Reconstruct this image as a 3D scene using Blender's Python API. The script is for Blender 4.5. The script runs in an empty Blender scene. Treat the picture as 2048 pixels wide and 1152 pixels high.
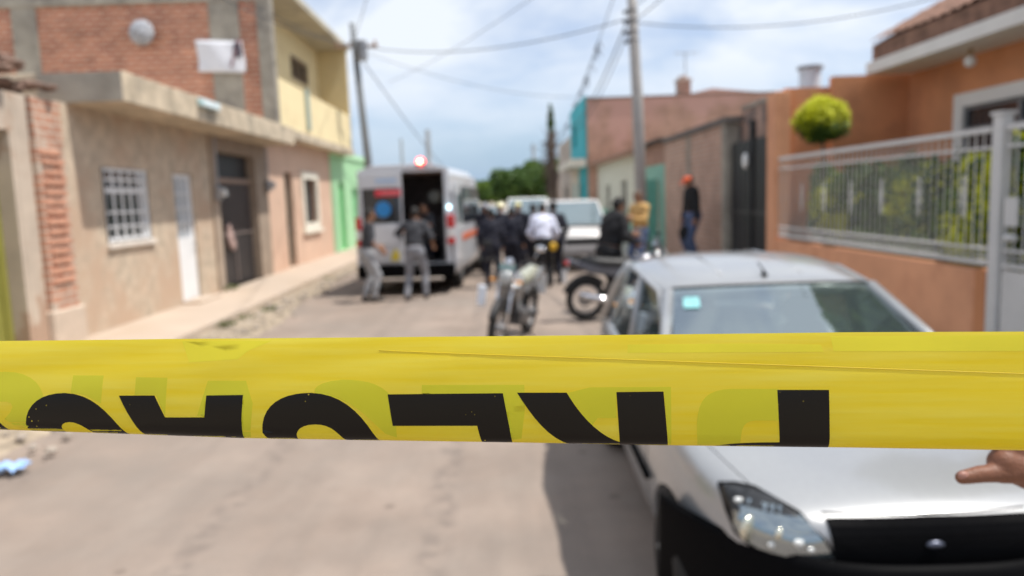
import bpy, bmesh, math, random
import numpy as np
from mathutils import Vector, Matrix
R = math.radians
S = bpy.context.scene
COL = S.collection

# ------------------------------------------------------------ camera, sky, sun, exposure
cd = bpy.data.cameras.new("camera"); cam = bpy.data.objects.new("camera", cd); COL.objects.link(cam)
cd.sensor_width = 36; cd.lens = 1500/2048*36; cd.clip_start = .02; cd.clip_end = 5000
cam.matrix_world = Matrix.Translation((0, 0, 1.85)) @ Matrix.Rotation(R(-.67), 4, 'Z') @ Matrix.Rotation(R(90-6.9), 4, 'X') @ Matrix.Rotation(R(-2), 4, 'Z')
cd.dof.use_dof = True; cd.dof.focus_distance = .405; cd.dof.aperture_fstop = 6.6
S.camera = cam
SUN = Vector((.45, -.06, 1)).normalized()
el = math.asin(SUN.z); az = math.atan2(SUN.x, SUN.y)
W = bpy.data.worlds.new("World"); S.world = W; W.use_nodes = True
nt = W.node_tree; nt.nodes.clear()
def N(nt, t, **k):
    n = nt.nodes.new(t)
    for a, b in k.items():
        if a[0] == '_': n.inputs[a[1:].replace('_', ' ')].default_value = b
        else: setattr(n, a, b)
    return n
wo = N(nt, 'ShaderNodeOutputWorld'); bg = N(nt, 'ShaderNodeBackground'); bg.inputs[1].default_value = .10
sky = N(nt, 'ShaderNodeTexSky', sky_type='NISHITA', sun_disc=False, sun_elevation=el, sun_rotation=az)
sky.dust_density = 1.2; sky.air_density = 1.0
tc = N(nt, 'ShaderNodeTexCoord'); sx = N(nt, 'ShaderNodeSeparateXYZ')
nt.links.new(tc.outputs['Generated'], sx.inputs[0])
mp = N(nt, 'ShaderNodeMapping'); mp.inputs['Scale'].default_value = (1, 1, 2.6); mp.inputs['Location'].default_value = (3.1, .7, .2)
nt.links.new(tc.outputs['Generated'], mp.inputs[0])
no = N(nt, 'ShaderNodeTexNoise', _Scale=3.6, _Detail=6, _Roughness=.55, _Distortion=.3); nt.links.new(mp.outputs[0], no.inputs['Vector'])
cr = N(nt, 'ShaderNodeValToRGB'); cr.color_ramp.elements[0].position = .37; cr.color_ramp.elements[1].position = .57
cr.color_ramp.elements[0].color = (.40, .40, .40, 1)
nt.links.new(no.outputs[0], cr.inputs[0])
hz = N(nt, 'ShaderNodeMapRange'); hz.inputs[1].default_value = .03; hz.inputs[2].default_value = .16; hz.inputs[3].default_value = .18; hz.inputs[4].default_value = 1
nt.links.new(sx.outputs[2], hz.inputs[0])
mu = N(nt, 'ShaderNodeMath', operation='MULTIPLY'); nt.links.new(cr.outputs[0], mu.inputs[0]); nt.links.new(hz.outputs[0], mu.inputs[1])
mx = N(nt, 'ShaderNodeMix', data_type='RGBA'); mx.inputs[7].default_value = (7.0, 7.5, 8.2, 1)
nt.links.new(mu.outputs[0], mx.inputs[0])
tint = N(nt, 'ShaderNodeMix', data_type='RGBA', blend_type='MULTIPLY'); tint.inputs[0].default_value = 1; tint.inputs[7].default_value = (.88, 1.0, 1.2, 1)
nt.links.new(sky.outputs[0], tint.inputs[6]); lo = N(nt, 'ShaderNodeMapRange'); lo.inputs[1].default_value = .0; lo.inputs[2].default_value = .11; lo.inputs[3].default_value = .85; lo.inputs[4].default_value = 0; nt.links.new(sx.outputs[2], lo.inputs[0])
lx = N(nt, 'ShaderNodeMix', data_type='RGBA'); lx.inputs[7].default_value = (2.5, 4.0, 6.2, 1); nt.links.new(lo.outputs[0], lx.inputs[0]); nt.links.new(tint.outputs[2], lx.inputs[6]); nt.links.new(lx.outputs[2], mx.inputs[6])
nt.links.new(mx.outputs[2], bg.inputs[0]); nt.links.new(bg.outputs[0], wo.inputs[0])
sl = bpy.data.lights.new("sun", 'SUN'); sl.energy = 4.2; sl.angle = R(1.2); sl.color = (1, .95, .88)
so = bpy.data.objects.new("sun", sl); COL.objects.link(so); so.rotation_euler = SUN.to_track_quat('Z', 'Y').to_euler(); so.location = (5, 0, 20)
S.view_settings.view_transform = 'Standard'; S.view_settings.look = 'None'; S.view_settings.gamma = 1; S.view_settings.exposure = .36

# ------------------------------------------------------------ materials
MATS = {}
def mat(name, col, rough=.8, metal=0, var=.12, scale=3, bump=0, bscale=60, coat=0, spec=.5, emit=None, es=0, trans=0, alpha=1, ior=1.45, blotch=None, bl=(.5, .65), blscale=1.2, transl=0):
    if name in MATS: return MATS[name]
    m = bpy.data.materials.new(name); m.use_nodes = True; t = m.node_tree; p = t.nodes['Principled BSDF']
    c = (*col, 1)
    p.inputs['Base Color'].default_value = c; p.inputs['Roughness'].default_value = rough; p.inputs['Metallic'].default_value = metal
    p.inputs['Coat Weight'].default_value = coat; p.inputs['Coat Roughness'].default_value = .08; p.inputs['Specular IOR Level'].default_value = spec; p.inputs['IOR'].default_value = ior
    p.inputs['Transmission Weight'].default_value = trans; p.inputs['Alpha'].default_value = alpha
    tcn = N(t, 'ShaderNodeTexCoord')
    if var:
        n = N(t, 'ShaderNodeTexNoise', _Scale=scale, _Detail=6, _Roughness=.6); t.links.new(tcn.outputs['Object'], n.inputs['Vector'])
        r = N(t, 'ShaderNodeValToRGB'); e = r.color_ramp.elements
        e[0].position = .3; e[1].position = .7
        e[0].color = tuple(x*(1-var) for x in col)+(1,); e[1].color = tuple(min(1, x*(1+var)) for x in col)+(1,)
        t.links.new(n.outputs[0], r.inputs[0]); out = r.outputs[0]
        if blotch:
            n2 = N(t, 'ShaderNodeTexNoise', _Scale=blscale, _Detail=5, _Roughness=.65); t.links.new(tcn.outputs['Object'], n2.inputs['Vector'])
            r2 = N(t, 'ShaderNodeMapRange'); r2.inputs[1].default_value = bl[0]; r2.inputs[2].default_value = bl[1]; t.links.new(n2.outputs[0], r2.inputs[0])
            mm = N(t, 'ShaderNodeMix', data_type='RGBA'); mm.inputs[7].default_value = (*blotch, 1)
            t.links.new(r2.outputs[0], mm.inputs[0]); t.links.new(out, mm.inputs[6]); out = mm.outputs[2]
        t.links.new(out, p.inputs['Base Color'])
    if bump:
        n3 = N(t, 'ShaderNodeTexNoise', _Scale=bscale, _Detail=4); t.links.new(tcn.outputs['Object'], n3.inputs['Vector'])
        b = N(t, 'ShaderNodeBump', _Strength=bump, _Distance=.02); t.links.new(n3.outputs[0], b.inputs['Height']); t.links.new(b.outputs[0], p.inputs['Normal'])
    if emit: p.inputs['Emission Color'].default_value = (*emit, 1); p.inputs['Emission Strength'].default_value = es
    if transl:
        o = t.nodes['Material Output']; tr = N(t, 'ShaderNodeBsdfTranslucent'); tr.inputs[0].default_value = c
        ms = N(t, 'ShaderNodeMixShader'); ms.inputs[0].default_value = transl
        t.links.new(p.outputs[0], ms.inputs[1]); t.links.new(tr.outputs[0], ms.inputs[2]); t.links.new(ms.outputs[0], o.inputs[0])
    MATS[name] = m
    return m
def brick(name, c1, c2, mortar, axis='X', scale=1.0, bw=.24, bh=.085, patch=None, pl=(.55, .62), pscale=1.1):
    """axis = the world axis the wall runs along"""
    if name in MATS: return MATS[name]
    m = bpy.data.materials.new(name); m.use_nodes = True; t = m.node_tree; p = t.nodes['Principled BSDF']; p.inputs['Roughness'].default_value = .9
    tcn = N(t, 'ShaderNodeTexCoord'); s = N(t, 'ShaderNodeSeparateXYZ'); c = N(t, 'ShaderNodeCombineXYZ')
    t.links.new(tcn.outputs['Object'], s.inputs[0]); t.links.new(s.outputs[0 if axis == 'X' else 1], c.inputs[0]); t.links.new(s.outputs[2], c.inputs[1])
    nz = N(t, 'ShaderNodeTexNoise', _Scale=3.0, _Detail=3); t.links.new(tcn.outputs['Object'], nz.inputs['Vector'])
    ad = N(t, 'ShaderNodeMix', data_type='VECTOR'); ad.inputs[0].default_value = .03
    t.links.new(c.outputs[0], ad.inputs[4]); t.links.new(nz.outputs['Color'], ad.inputs[5])
    b = N(t, 'ShaderNodeTexBrick', _Scale=1.0); b.inputs['Color1'].default_value = (*c1, 1); b.inputs['Color2'].default_value = (*c2, 1); b.inputs['Mortar'].default_value = (*mortar, 1)
    b.inputs['Mortar Size'].default_value = .014; b.inputs['Brick Width'].default_value = bw; b.inputs['Row Height'].default_value = bh; b.inputs['Mortar Smooth'].default_value = .2
    t.links.new(ad.outputs[1], b.inputs['Vector'])
    n = N(t, 'ShaderNodeTexNoise', _Scale=2.2, _Detail=7, _Roughness=.7); t.links.new(tcn.outputs['Object'], n.inputs['Vector'])
    r = N(t, 'ShaderNodeMapRange'); r.inputs[1].default_value = .25; r.inputs[2].default_value = .75; r.inputs[3].default_value = .68; r.inputs[4].default_value = 1.3; t.links.new(n.outputs[0], r.inputs[0])
    mm = N(t, 'ShaderNodeMix', data_type='RGBA', blend_type='MULTIPLY'); mm.inputs[0].default_value = 1
    t.links.new(b.outputs['Color'], mm.inputs[6]); t.links.new(r.outputs[0], mm.inputs[7]); out = mm.outputs[2]
    if patch:
        n2 = N(t, 'ShaderNodeTexNoise', _Scale=pscale, _Detail=6, _Roughness=.6); t.links.new(tcn.outputs['Object'], n2.inputs['Vector'])
        r2 = N(t, 'ShaderNodeMapRange'); r2.inputs[1].default_value = pl[0]; r2.inputs[2].default_value = pl[1]; t.links.new(n2.outputs[0], r2.inputs[0])
        m2 = N(t, 'ShaderNodeMix', data_type='RGBA'); m2.inputs[7].default_value = (*patch, 1)
        t.links.new(r2.outputs[0], m2.inputs[0]); t.links.new(out, m2.inputs[6]); out = m2.outputs[2]
    t.links.new(out, p.inputs['Base Color'])
    bu = N(t, 'ShaderNodeBump', _Strength=.6, _Distance=.02, invert=True); t.links.new(b.outputs['Fac'], bu.inputs['Height']); t.links.new(bu.outputs[0], p.inputs['Normal'])
    MATS[name] = m
    return m
concrete = mat('concrete', (.34, .31, .26), .9, var=.28, scale=2, bump=.3, bscale=40, blotch=(.22, .20, .175), blscale=1.4)
concrete_cream = mat('weathered slab render', (.54, .45, .33), .9, var=.30, scale=3.2, bump=.3, blotch=(.34, .29, .22), blscale=1.1, bl=(.5, .62))
stucco_tan = mat('tan stucco', (.54, .445, .34), .95, var=.24, scale=4.5, bump=.8, bscale=50, blotch=(.52, .38, .275), blscale=.9, bl=(.46, .62))
white_paint = mat('white paint', (.78, .79, .80), .5, var=.04)
black_paint = mat('black paint', (.018, .018, .02), .5, var=.2)
dark_glass = mat('dark glass', (.03, .035, .04), .08, var=0, spec=.8)
foil_green = mat('dark green leaves', (.065, .125, .022), .6, var=.45, scale=2.0, transl=.2)
foil_mid = mat('mid green leaves', (.13, .21, .03), .6, var=.4, scale=2.0, transl=.25)
foil_yellow = mat('golden leaves', (.62, .64, .02), .6, var=.25, scale=3.0, transl=.35)
bark = mat('bark', (.16, .12, .09), .9, var=.3, bump=.5)
metal_grey = mat('grey metal', (.35, .35, .36), .45, metal=.7, var=.1)
rubber = mat('rubber', (.018, .017, .016), .85, var=.2)
chrome = mat('chrome', (.7, .7, .72), .15, metal=1, var=0)

# ------------------------------------------------------------ helpers
def tag(o, label=None, cat=None, group=None, kind=None):
    if label: o['label'] = label
    if cat: o['category'] = cat
    if group: o['group'] = group
    if kind: o['kind'] = kind
    return o
def thing(name, label, cat, loc=(0, 0, 0), rz=0, group=None, s=1):
    o = bpy.data.objects.new(name, None); COL.objects.link(o); o.location = loc; o.rotation_euler = (0, 0, rz); o.scale = (s, s, s)
    o.empty_display_size = .2
    return tag(o, label, cat, group)
class MB:
    def __init__(s): s.b = bmesh.new()
    def box(s, x0, x1, y0, y1, z0, z1):
        v = [s.b.verts.new((x, y, z)) for x in (x0, x1) for y in (y0, y1) for z in (z0, z1)]
        for f in ((0, 1, 3, 2), (4, 6, 7, 5), (0, 4, 5, 1), (2, 3, 7, 6), (0, 2, 6, 4), (1, 5, 7, 3)): s.b.faces.new([v[i] for i in f])
        return s
    def prism(s, pts, axis, a0, a1):
        """pts 2D polygon extruded along axis ('X','Y','Z') from a0 to a1"""
        def P(u, v, a): return {'X': (a, u, v), 'Y': (u, a, v), 'Z': (u, v, a)}[axis]
        A = [s.b.verts.new(P(u, v, a0)) for u, v in pts]; B = [s.b.verts.new(P(u, v, a1)) for u, v in pts]
        s.b.faces.new(A[::-1]); s.b.faces.new(B); n = len(pts)
        for i in range(n): s.b.faces.new((A[i], A[(i+1) % n], B[(i+1) % n], B[i]))
        return s
    def tube(s, pts, r, n=8, caps=True):
        pts = [Vector(p) for p in pts]; rr = r if hasattr(r, '__len__') else [r]*len(pts); rings = []
        up = None
        for i, p in enumerate(pts):
            d = (pts[min(i+1, len(pts)-1)]-pts[max(i-1, 0)]).normalized()
            if up is None: up = d.orthogonal().normalized()
            up = (up-d*up.dot(d)); up = up.normalized() if up.length > 1e-6 else d.orthogonal().normalized()
            w = d.cross(up)
            rings.append([s.b.verts.new(p+(up*math.cos(a)+w*math.sin(a))*rr[i]) for a in [2*math.pi*k/n for k in range(n)]])
        for A, B in zip(rings, rings[1:]):
            for k in range(n): s.b.faces.new((A[k], A[(k+1) % n], B[(k+1) % n], B[k]))
        if caps: s.b.faces.new(rings[0][::-1]); s.b.faces.new(rings[-1])
        return s
    def ell(s, c, r, n=16, m=10, rot=None):
        M = Matrix.Translation(c) @ (rot or Matrix()) @ Matrix.Diagonal((*((r, r, r) if not hasattr(r, '__len__') else r), 1))
        bmesh.ops.create_uvsphere(s.b, u_segments=n, v_segments=m, radius=1, matrix=M); return s
    def torus(s, c, Rr, r, axis='Y', n=36, m=10, sq=1):
        c = Vector(c); rings = []
        for i in range(n):
            a = 2*math.pi*i/n; ring = []
            for j in range(m):
                b = 2*math.pi*j/m; q = Rr+r*math.cos(b); h = r*sq*math.sin(b)
                v = {'Y': (q*math.cos(a), h, q*math.sin(a)), 'X': (h, q*math.cos(a), q*math.sin(a)), 'Z': (q*math.cos(a), q*math.sin(a), h)}[axis]
                ring.append(s.b.verts.new(c+Vector(v)))
            rings.append(ring)
        for i in range(n):
            for j in range(m): s.b.faces.new((rings[i][j], rings[(i+1) % n][j], rings[(i+1) % n][(j+1) % m], rings[i][(j+1) % m]))
        return s
    def wall(s, axis, c0, c1, u0, u1, v0, v1, holes=()):
        """slab with rectangular holes (ua,ub,va,vb). axis: the axis it runs along; c0..c1 thickness on the other"""
        us = sorted({u0, u1, *[h[0] for h in holes], *[h[1] for h in holes]}); vs = sorted({v0, v1, *[h[2] for h in holes], *[h[3] for h in holes]})
        us = [u for u in us if u0 <= u <= u1]; vs = [v for v in vs if v0 <= v <= v1]
        def solid(i, j):
            if not (0 <= i < len(us)-1 and 0 <= j < len(vs)-1): return False
            u, v = (us[i]+us[i+1])/2, (vs[j]+vs[j+1])/2
            return not any(h[0] < u < h[1] and h[2] < v < h[3] for h in holes)
        cache = {}
        def V(u, v, c):
            k = (u, v, c)
            if k not in cache: cache[k] = s.b.verts.new((u, c, v) if axis == 'X' else (c, u, v))
            return cache[k]
        for i in range(len(us)-1):
            for j in range(len(vs)-1):
                if not solid(i, j): continue
                a, b, c, d = us[i], us[i+1], vs[j], vs[j+1]
                for cc in (c0, c1): s.b.faces.new((V(a, c, cc), V(b, c, cc), V(b, d, cc), V(a, d, cc)))
                if not solid(i-1, j): s.b.faces.new((V(a, c, c0), V(a, d, c0), V(a, d, c1), V(a, c, c1)))
                if not solid(i+1, j): s.b.faces.new((V(b, c, c0), V(b, d, c0), V(b, d, c1), V(b, c, c1)))
                if not solid(i, j-1): s.b.faces.new((V(a, c, c0), V(b, c, c0), V(b, c, c1), V(a, c, c1)))
                if not solid(i, j+1): s.b.faces.new((V(a, d, c0), V(b, d, c0), V(b, d, c1), V(a, d, c1)))
        return s
    def build(s, name, m, parent=None, world=False, smooth=False, bevel=0, sub=0, jit=0, label=None):
        if jit:
            rnd = random.Random(len(s.b.verts))
            for v in s.b.verts: v.co += Vector((rnd.uniform(-jit, jit), rnd.uniform(-jit, jit), rnd.uniform(-jit, jit)))
        bmesh.ops.recalc_face_normals(s.b, faces=s.b.faces[:])
        me = bpy.data.meshes.new(name); s.b.to_mesh(me); s.b.free()
        if parent is not None and world: me.transform(Matrix.Translation(-parent.location))
        for mm in (m if isinstance(m, (list, tuple)) else [m]): me.materials.append(mm)
        o = bpy.data.objects.new(name, me); COL.objects.link(o)
        if parent is not None: o.parent = parent
        if smooth: me.shade_smooth()
        if bevel:
            q = o.modifiers.new('b', 'BEVEL'); q.width = bevel; q.segments = 2; q.limit_method = 'ANGLE'
        if sub:
            q = o.modifiers.new('s', 'SUBSURF'); q.levels = sub; q.render_levels = sub
        if label: o['label'] = label
        return o
def copy_tree(o, parent=None):
    c = o.copy(); COL.objects.link(c); c.parent = parent
    for ch in list(o.children): copy_tree(ch, c)
    return c
def grid(f, nu, nv):
    mb = MB(); V = [[mb.b.verts.new(f(i/nu, j/nv)) for j in range(nv+1)] for i in range(nu+1)]
    for i in range(nu):
        for j in range(nv): mb.b.faces.new((V[i][j], V[i+1][j], V[i+1][j+1], V[i][j+1]))
    return mb

# ------------------------------------------------------------ ground, road, pavements
g = MB(); g.box(-400, 400, -60, 900, -.3, -.03)
tag(g.build('ground', mat('dry ground', (.30, .25, .19), .95, var=.2, scale=.3)), kind='structure')
road_m = mat('dusty concrete road', (.262, .207, .170), .9, var=.2, scale=1.1, bump=.25, bscale=70, blotch=(.225, .19, .163), blscale=.5, bl=(.42, .7))
def road_detail(m):
    t = m.node_tree; p = t.nodes['Principled BSDF']; src = p.inputs['Base Color'].links[0].from_socket; tcn = N(t, 'ShaderNodeTexCoord')
    def layer(src, tex, lo, hi, fac, col, out=0):
        q = N(t, 'ShaderNodeMapRange'); q.inputs[1].default_value = lo; q.inputs[2].default_value = hi; q.inputs[4].default_value = fac; t.links.new(tex.outputs[out], q.inputs[0])
        x = N(t, 'ShaderNodeMix', data_type='RGBA'); x.inputs[7].default_value = (*col, 1); t.links.new(q.outputs[0], x.inputs[0]); t.links.new(src, x.inputs[6]); return x.outputs[2]
    for sc, seed, lo, hi, fac, col in (((2.2, .22, 1), 3.4, .50, .72, .38, (.165, .135, .115)), ((1.5, .8, 1), 9, .50, .75, .35, (.34, .285, .24))):
        mp_ = N(t, 'ShaderNodeMapping'); mp_.inputs['Scale'].default_value = sc; mp_.inputs['Location'].default_value = (seed, seed, 0); t.links.new(tcn.outputs['Object'], mp_.inputs[0])
        n = N(t, 'ShaderNodeTexNoise', _Scale=1.3, _Detail=5, _Roughness=.6); t.links.new(mp_.outputs[0], n.inputs['Vector']); src = layer(src, n, lo, hi, fac, col)
    v = N(t, 'ShaderNodeTexVoronoi', _Scale=2.1); t.links.new(tcn.outputs['Object'], v.inputs['Vector']); src = layer(src, v, .10, .04, .6, (.13, .10, .08))
    v = N(t, 'ShaderNodeTexVoronoi', _Scale=17); t.links.new(tcn.outputs['Object'], v.inputs['Vector']); src = layer(src, v, .16, .06, .5, (.16, .13, .11))
    sp = N(t, 'ShaderNodeSeparateXYZ'); t.links.new(tcn.outputs['Object'], sp.inputs[0])
    for x0 in (-.42, -1.75):
        a = N(t, 'ShaderNodeMath', operation='ADD'); a.inputs[1].default_value = -x0; t.links.new(sp.outputs[0], a.inputs[0]); b = N(t, 'ShaderNodeMath', operation='ABSOLUTE'); t.links.new(a.outputs[0], b.inputs[0])
        q = N(t, 'ShaderNodeMapRange'); q.inputs[1].default_value = .13; q.inputs[2].default_value = .05; t.links.new(b.outputs[0], q.inputs[0])
        n = N(t, 'ShaderNodeTexNoise', _Scale=7, _Detail=4); t.links.new(tcn.outputs['Object'], n.inputs['Vector']); k = N(t, 'ShaderNodeMapRange'); k.inputs[1].default_value = .42; k.inputs[2].default_value = .62; k.inputs[4].default_value = .5; t.links.new(n.outputs[0], k.inputs[0])
        u_ = N(t, 'ShaderNodeMath', operation='MULTIPLY'); t.links.new(q.outputs[0], u_.inputs[0]); t.links.new(k.outputs[0], u_.inputs[1])
        x = N(t, 'ShaderNodeMix', data_type='RGBA'); x.inputs[7].default_value = (.14, .115, .10, 1); t.links.new(u_.outputs[0], x.inputs[0]); t.links.new(src, x.inputs[6]); src = x.outputs[2]
    t.links.new(src, p.inputs['Base Color'])
road_detail(road_m)
def roadf(u, v):
    x = -4.0+6.95*u; y = -8+128*v**1.6
    return (x, y, -.008*(abs(x+.5)**1.5)*.3)
tag(grid(roadf, 24, 120).build('road', road_m, smooth=True), kind='structure')
# rubble verge between the left kerb and the road
rnd = random.Random(4)
def verge(u, v):
    x = -4.42+(.62+.25*math.sin(v*23)+.12*math.sin(v*61))*u; y = -6+52*v
    return (x, y, .006+.05*(1-u)-.05*u**6+rnd.uniform(-.012, .012)*(u < .99))
tag(grid(verge, 14, 700).build('dirt_verge', mat('dirt verge', (.33, .27, .20), .95, var=.35, scale=5, bump=.6, bscale=30, blotch=(.20, .165, .125), blscale=2.2)), kind='structure')
def patchy(u, v):
    x = -5.6+1.9*u; y = 2.5+5.3*v
    return (x, y, .02+.09*max(0, (1-u))*(.6+.4*math.sin(y*2.1))+rnd.uniform(-.012, .012)-.035*(u > .98))
sw = mat('pale pavement', (.46, .375, .30), .9, var=.08, scale=1.2, bump=.2, blotch=(.44, .35, .27), blscale=.8)
m = MB(); m.box(-5.75, -4.36, 8.2, 60, -.02, .15); tag(m.build('pavement_left', sw, bevel=.02), kind='structure')
m = MB(); m.box(2.78, 9.5, -8, 60, -.02, .15); tag(m.build('pavement_right', mat('grey pavement', (.40, .37, .33), .9, var=.1, bump=.2), bevel=.02), kind='structure')
m = MB(); m.box(-11, -4.4, -8, 8.2, -.05, .045); tag(m.build('bare_yard', mat('sandy yard', (.40, .32, .25), .95, var=.25, scale=2.5, bump=.6, bscale=25, blotch=(.27, .20, .15), blscale=1.1)), kind='structure')
# loose stones in the verge (uncountable)
m = MB()
for i in range(900):
    y = rnd.uniform(3, 26)**1.0; x = -4.0+rnd.gauss(0, .22)
    r = abs(rnd.gauss(.015, .015))+.006
    if i % 60 == 0: r = .06
    if y < 8: x = rnd.uniform(-4.9, -3.5)
    m.ell((x, y, .03+r*.3), (r, r*rnd.uniform(.7, 1.2), r*.6), 6, 4, Matrix.Rotation(rnd.uniform(0, 3), 4, 'Z'))
tag(m.build('gravel', mat('gravel stone', (.36, .31, .26), .9, var=.3, scale=2)), kind='stuff')
# weeds
def leafclump(mb, c, r, n, ls, rn, flat=1):
    for _ in range(n):
        while True:
            p = Vector((rn.uniform(-1, 1), rn.uniform(-1, 1), rn.uniform(-1, 1)))
            if .25 < p.length < 1: break
        d = Vector((rn.gauss(0, 1), rn.gauss(0, 1), rn.gauss(0, .7))).normalized(); e = d.orthogonal().normalized()
        e = (Matrix.Rotation(rn.uniform(0, 6.28), 3, d) @ e)
        q = Vector(c)+Vector((p.x*r[0], p.y*r[1], p.z*r[2])); l = ls*rn.uniform(.6, 1.4)
        w = d.cross(e)*l*.38
        mb.b.faces.new([mb.b.verts.new(x) for x in (q-e*l*.5, q+w, q+e*l*.5, q-w)])
m = MB(); rn = random.Random(9)
for c, n in (((-4.25, 11.4, .08), 130), ((-4.1, 13.0, .07), 90), ((-5.55, 15.3, .22), 90), ((-4.2, 12.2, .06), 60), ((-4.3, 18.4, .06), 40)):
    leafclump(m, c, (.16, .28, .05), int(n*.6), .055, rn)
tag(m.build('weeds', mat('dry weeds', (.14, .16, .06), .8, var=.4, scale=6)), kind='stuff')

# ------------------------------------------------------------ left row of buildings (wall line x = -5.75)
LX = -5.75
# --- old ruined house with brick pillar and yellow-green gate
o = thing('ruined_house', 'crumbling plaster and bare brick house with a yellow green gate, at the far left edge', 'house', (-6, 8.5, 0))
cream_ruin = mat('peeling plaster', (.50, .42, .34), .95, var=.14, scale=2, bump=.5, bscale=50, blotch=(.42, .29, .21), blscale=1.3, bl=(.52, .6))
m = MB(); m.wall('Y', LX-.35, LX, 3.0, 9.45, .0, 3.3, holes=[(6.4, 9.05, -1, 2.85)]); m.build('wall', cream_ruin, o, True, jit=.01)
m = MB(); m.box(LX-.37, LX+.012, 9.12, 9.42, .1, 3.28); m.build('door_jamb', cream_ruin, o, True, bevel=.02)
m = MB(); m.box(LX-.4, LX+.06, 9.45, 10.05, 0, 2.72); m.box(LX-.38, LX+.04, 9.5, 10.12, 2.72, 3.3)
m.build('brick_pillar', brick('exposed pillar brick', (.50, .26, .17), (.42, .21, .14), (.52, .43, .35), 'Y', bw=.3, bh=.1, patch=(.50, .41, .33), pl=(.56, .6), pscale=1.6), o, True, jit=.015)
m = MB()
for i in range(14): # courses of worn brick standing proud of the pillar face
    z = .95+i*.125
    m.box(LX+.05, LX+.085+.02*rnd.random(), 9.5+.05*rnd.random(), 10.0-.08*rnd.random(), z, z+.075)
m.build('worn_brick_course', mat('worn brick', (.52, .27, .18), .9, var=.25, scale=6, bump=.4), o, True, bevel=.012)
m = MB(); m.box(LX-.35, LX+.10, 9.4, 10.14, .0, .62); m.build('plinth', mat('plinth plaster', (.55, .45, .36), .95, var=.12, bump=.4), o, True, bevel=.03)
m = MB(); m.box(LX-.25, LX-.19, 6.4, 9.05, .03, 2.85)
for i in range(9): m.box(LX-.19, LX-.165, 6.5+i*.3, 6.53+i*.3, .05, 2.8)
m.build('gate', mat('yellow green gate', (.24, .23, .05), .5, var=.1), o, True)
m = MB()
for i in range(240):
    y = rnd.uniform(6.6, 10.0); x = rnd.uniform(-7.2, -5.68); k_ = min(1, max(0, (10.1-y)/1.0)); z = 3.3+rnd.random()*(.15+.42*k_); a = rnd.uniform(-.5, .5)
    m.ell((x, y, z), (.17, .10, .045), 7, 5, Matrix.Rotation(rnd.uniform(0, 3), 4, 'Z') @ Matrix.Rotation(a, 4, 'X'))
m.build('broken_roof_tiles', mat('broken tiles', (.20, .13, .10), .9, var=.5, scale=5), o, True)

# --- tan stucco house with concrete canopy
o = thing('tan_house', 'tan stucco single storey house with a heavy concrete canopy, barred window and white door', 'house', (-6, 12, 0))
m = MB(); m.wall('Y', LX-.2, LX, 10.12, 15.15, 0, 3.3, holes=[(11.1, 12.42, 1.38, 2.5), (13.45, 14.3, .15, 2.48)])
m.build('wall', stucco_tan, o, True)
m = MB(); m.box(-12.4, LX-.2, 10.12, 10.3, 0, 3.3); m.box(-12.4, -12.2, 10.12, 19, 0, 3.3); m.build('side_wall', stucco_tan, o, True)
m = MB(); m.box(-12.4, -4.98, 10.36, 18.79, 3.3, 3.71); m.build('canopy_slab', concrete_cream, o, True, bevel=.02)
m = MB(); m.wall('X', 10.33, 10.357, -6.1, -4.99, 3.31, 3.70); m.build('slab_end', concrete, o, True)
# front garage pier wall + recessed gate
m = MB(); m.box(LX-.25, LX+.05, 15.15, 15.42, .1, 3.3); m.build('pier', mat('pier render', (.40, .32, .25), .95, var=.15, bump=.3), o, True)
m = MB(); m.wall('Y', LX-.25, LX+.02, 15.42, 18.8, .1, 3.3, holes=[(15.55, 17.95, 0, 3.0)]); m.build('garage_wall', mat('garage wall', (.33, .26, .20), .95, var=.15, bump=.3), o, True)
gate = MB(); gate.box(LX-.2, LX-.16, 15.56, 17.94, .15, 2.35)
gm = mat('dark steel gate', (.038, .033, .034), .55, metal=.2, var=.2)
gt = gate.build('garage_gate', gm, o, True)
def sub(mb, name, mt, par, root, **k):
    ob = mb.build(name, mt, None, **k); ob.data.transform(Matrix.Translation(-root.location)); ob.parent = par; return ob
m = MB()
for i in range(13): m.box(LX-.16, LX-.145, 15.6+i*.19, 15.625+i*.19, 1.3, 2.32)
m.box(LX-.16, LX-.13, 15.58, 17.92, 1.24, 1.3); m.box(LX-.16, LX-.13, 16.72, 16.78, .17, 1.24)
sub(m, 'gate_bars', mat('gate bars', (.16, .13, .12), .5, var=.1), gt, o)
m = MB(); m.box(LX-.2, LX-.12, 15.56, 17.94, 2.36, 2.47); m.build('lintel_rail', mat('rusty lintel', (.28, .20, .155), .7, var=.15), o, True)
m = MB(); m.box(LX-.24, LX-.2, 15.56, 17.94, 2.47, 3.0); m.build('upper_panel', black_paint, o, True)
# window
wf = MB(); wf.wall('Y', LX-.1, LX-.03, 11.11, 12.41, 1.4, 2.49, holes=[(11.17, 12.35, 1.45, 2.12), (11.17, 12.35, 2.19, 2.44)])
wfo = wf.build('window', white_paint, o, True)
m = MB(); m.box(LX-.09, LX-.08, 11.15, 12.38, 1.43, 2.46); sub(m, 'pane', dark_glass, wfo, o)
m = MB()
for i in range(1, 5): m.box(LX-.03, LX-.005, 11.11+.26*i-.018, 11.11+.26*i+.018, 1.4, 2.49)
for z in (1.62, 1.83, 2.32): m.box(LX-.028, LX-.003, 11.11, 12.41, z-.018, z+.018)
m.box(LX-.03, LX+.0, 11.05, 11.12, 1.38, 2.5); m.box(LX-.03, LX, 12.4, 12.46, 1.38, 2.5)
sub(m, 'window_bars', white_paint, wfo, o)
m = MB(); m.box(LX-.1, LX+.06, 11.0, 12.5, 1.3, 1.38); sub(m, 'sill', mat('pale sill', (.68, .62, .55), .8), wfo, o, bevel=.01)
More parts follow.
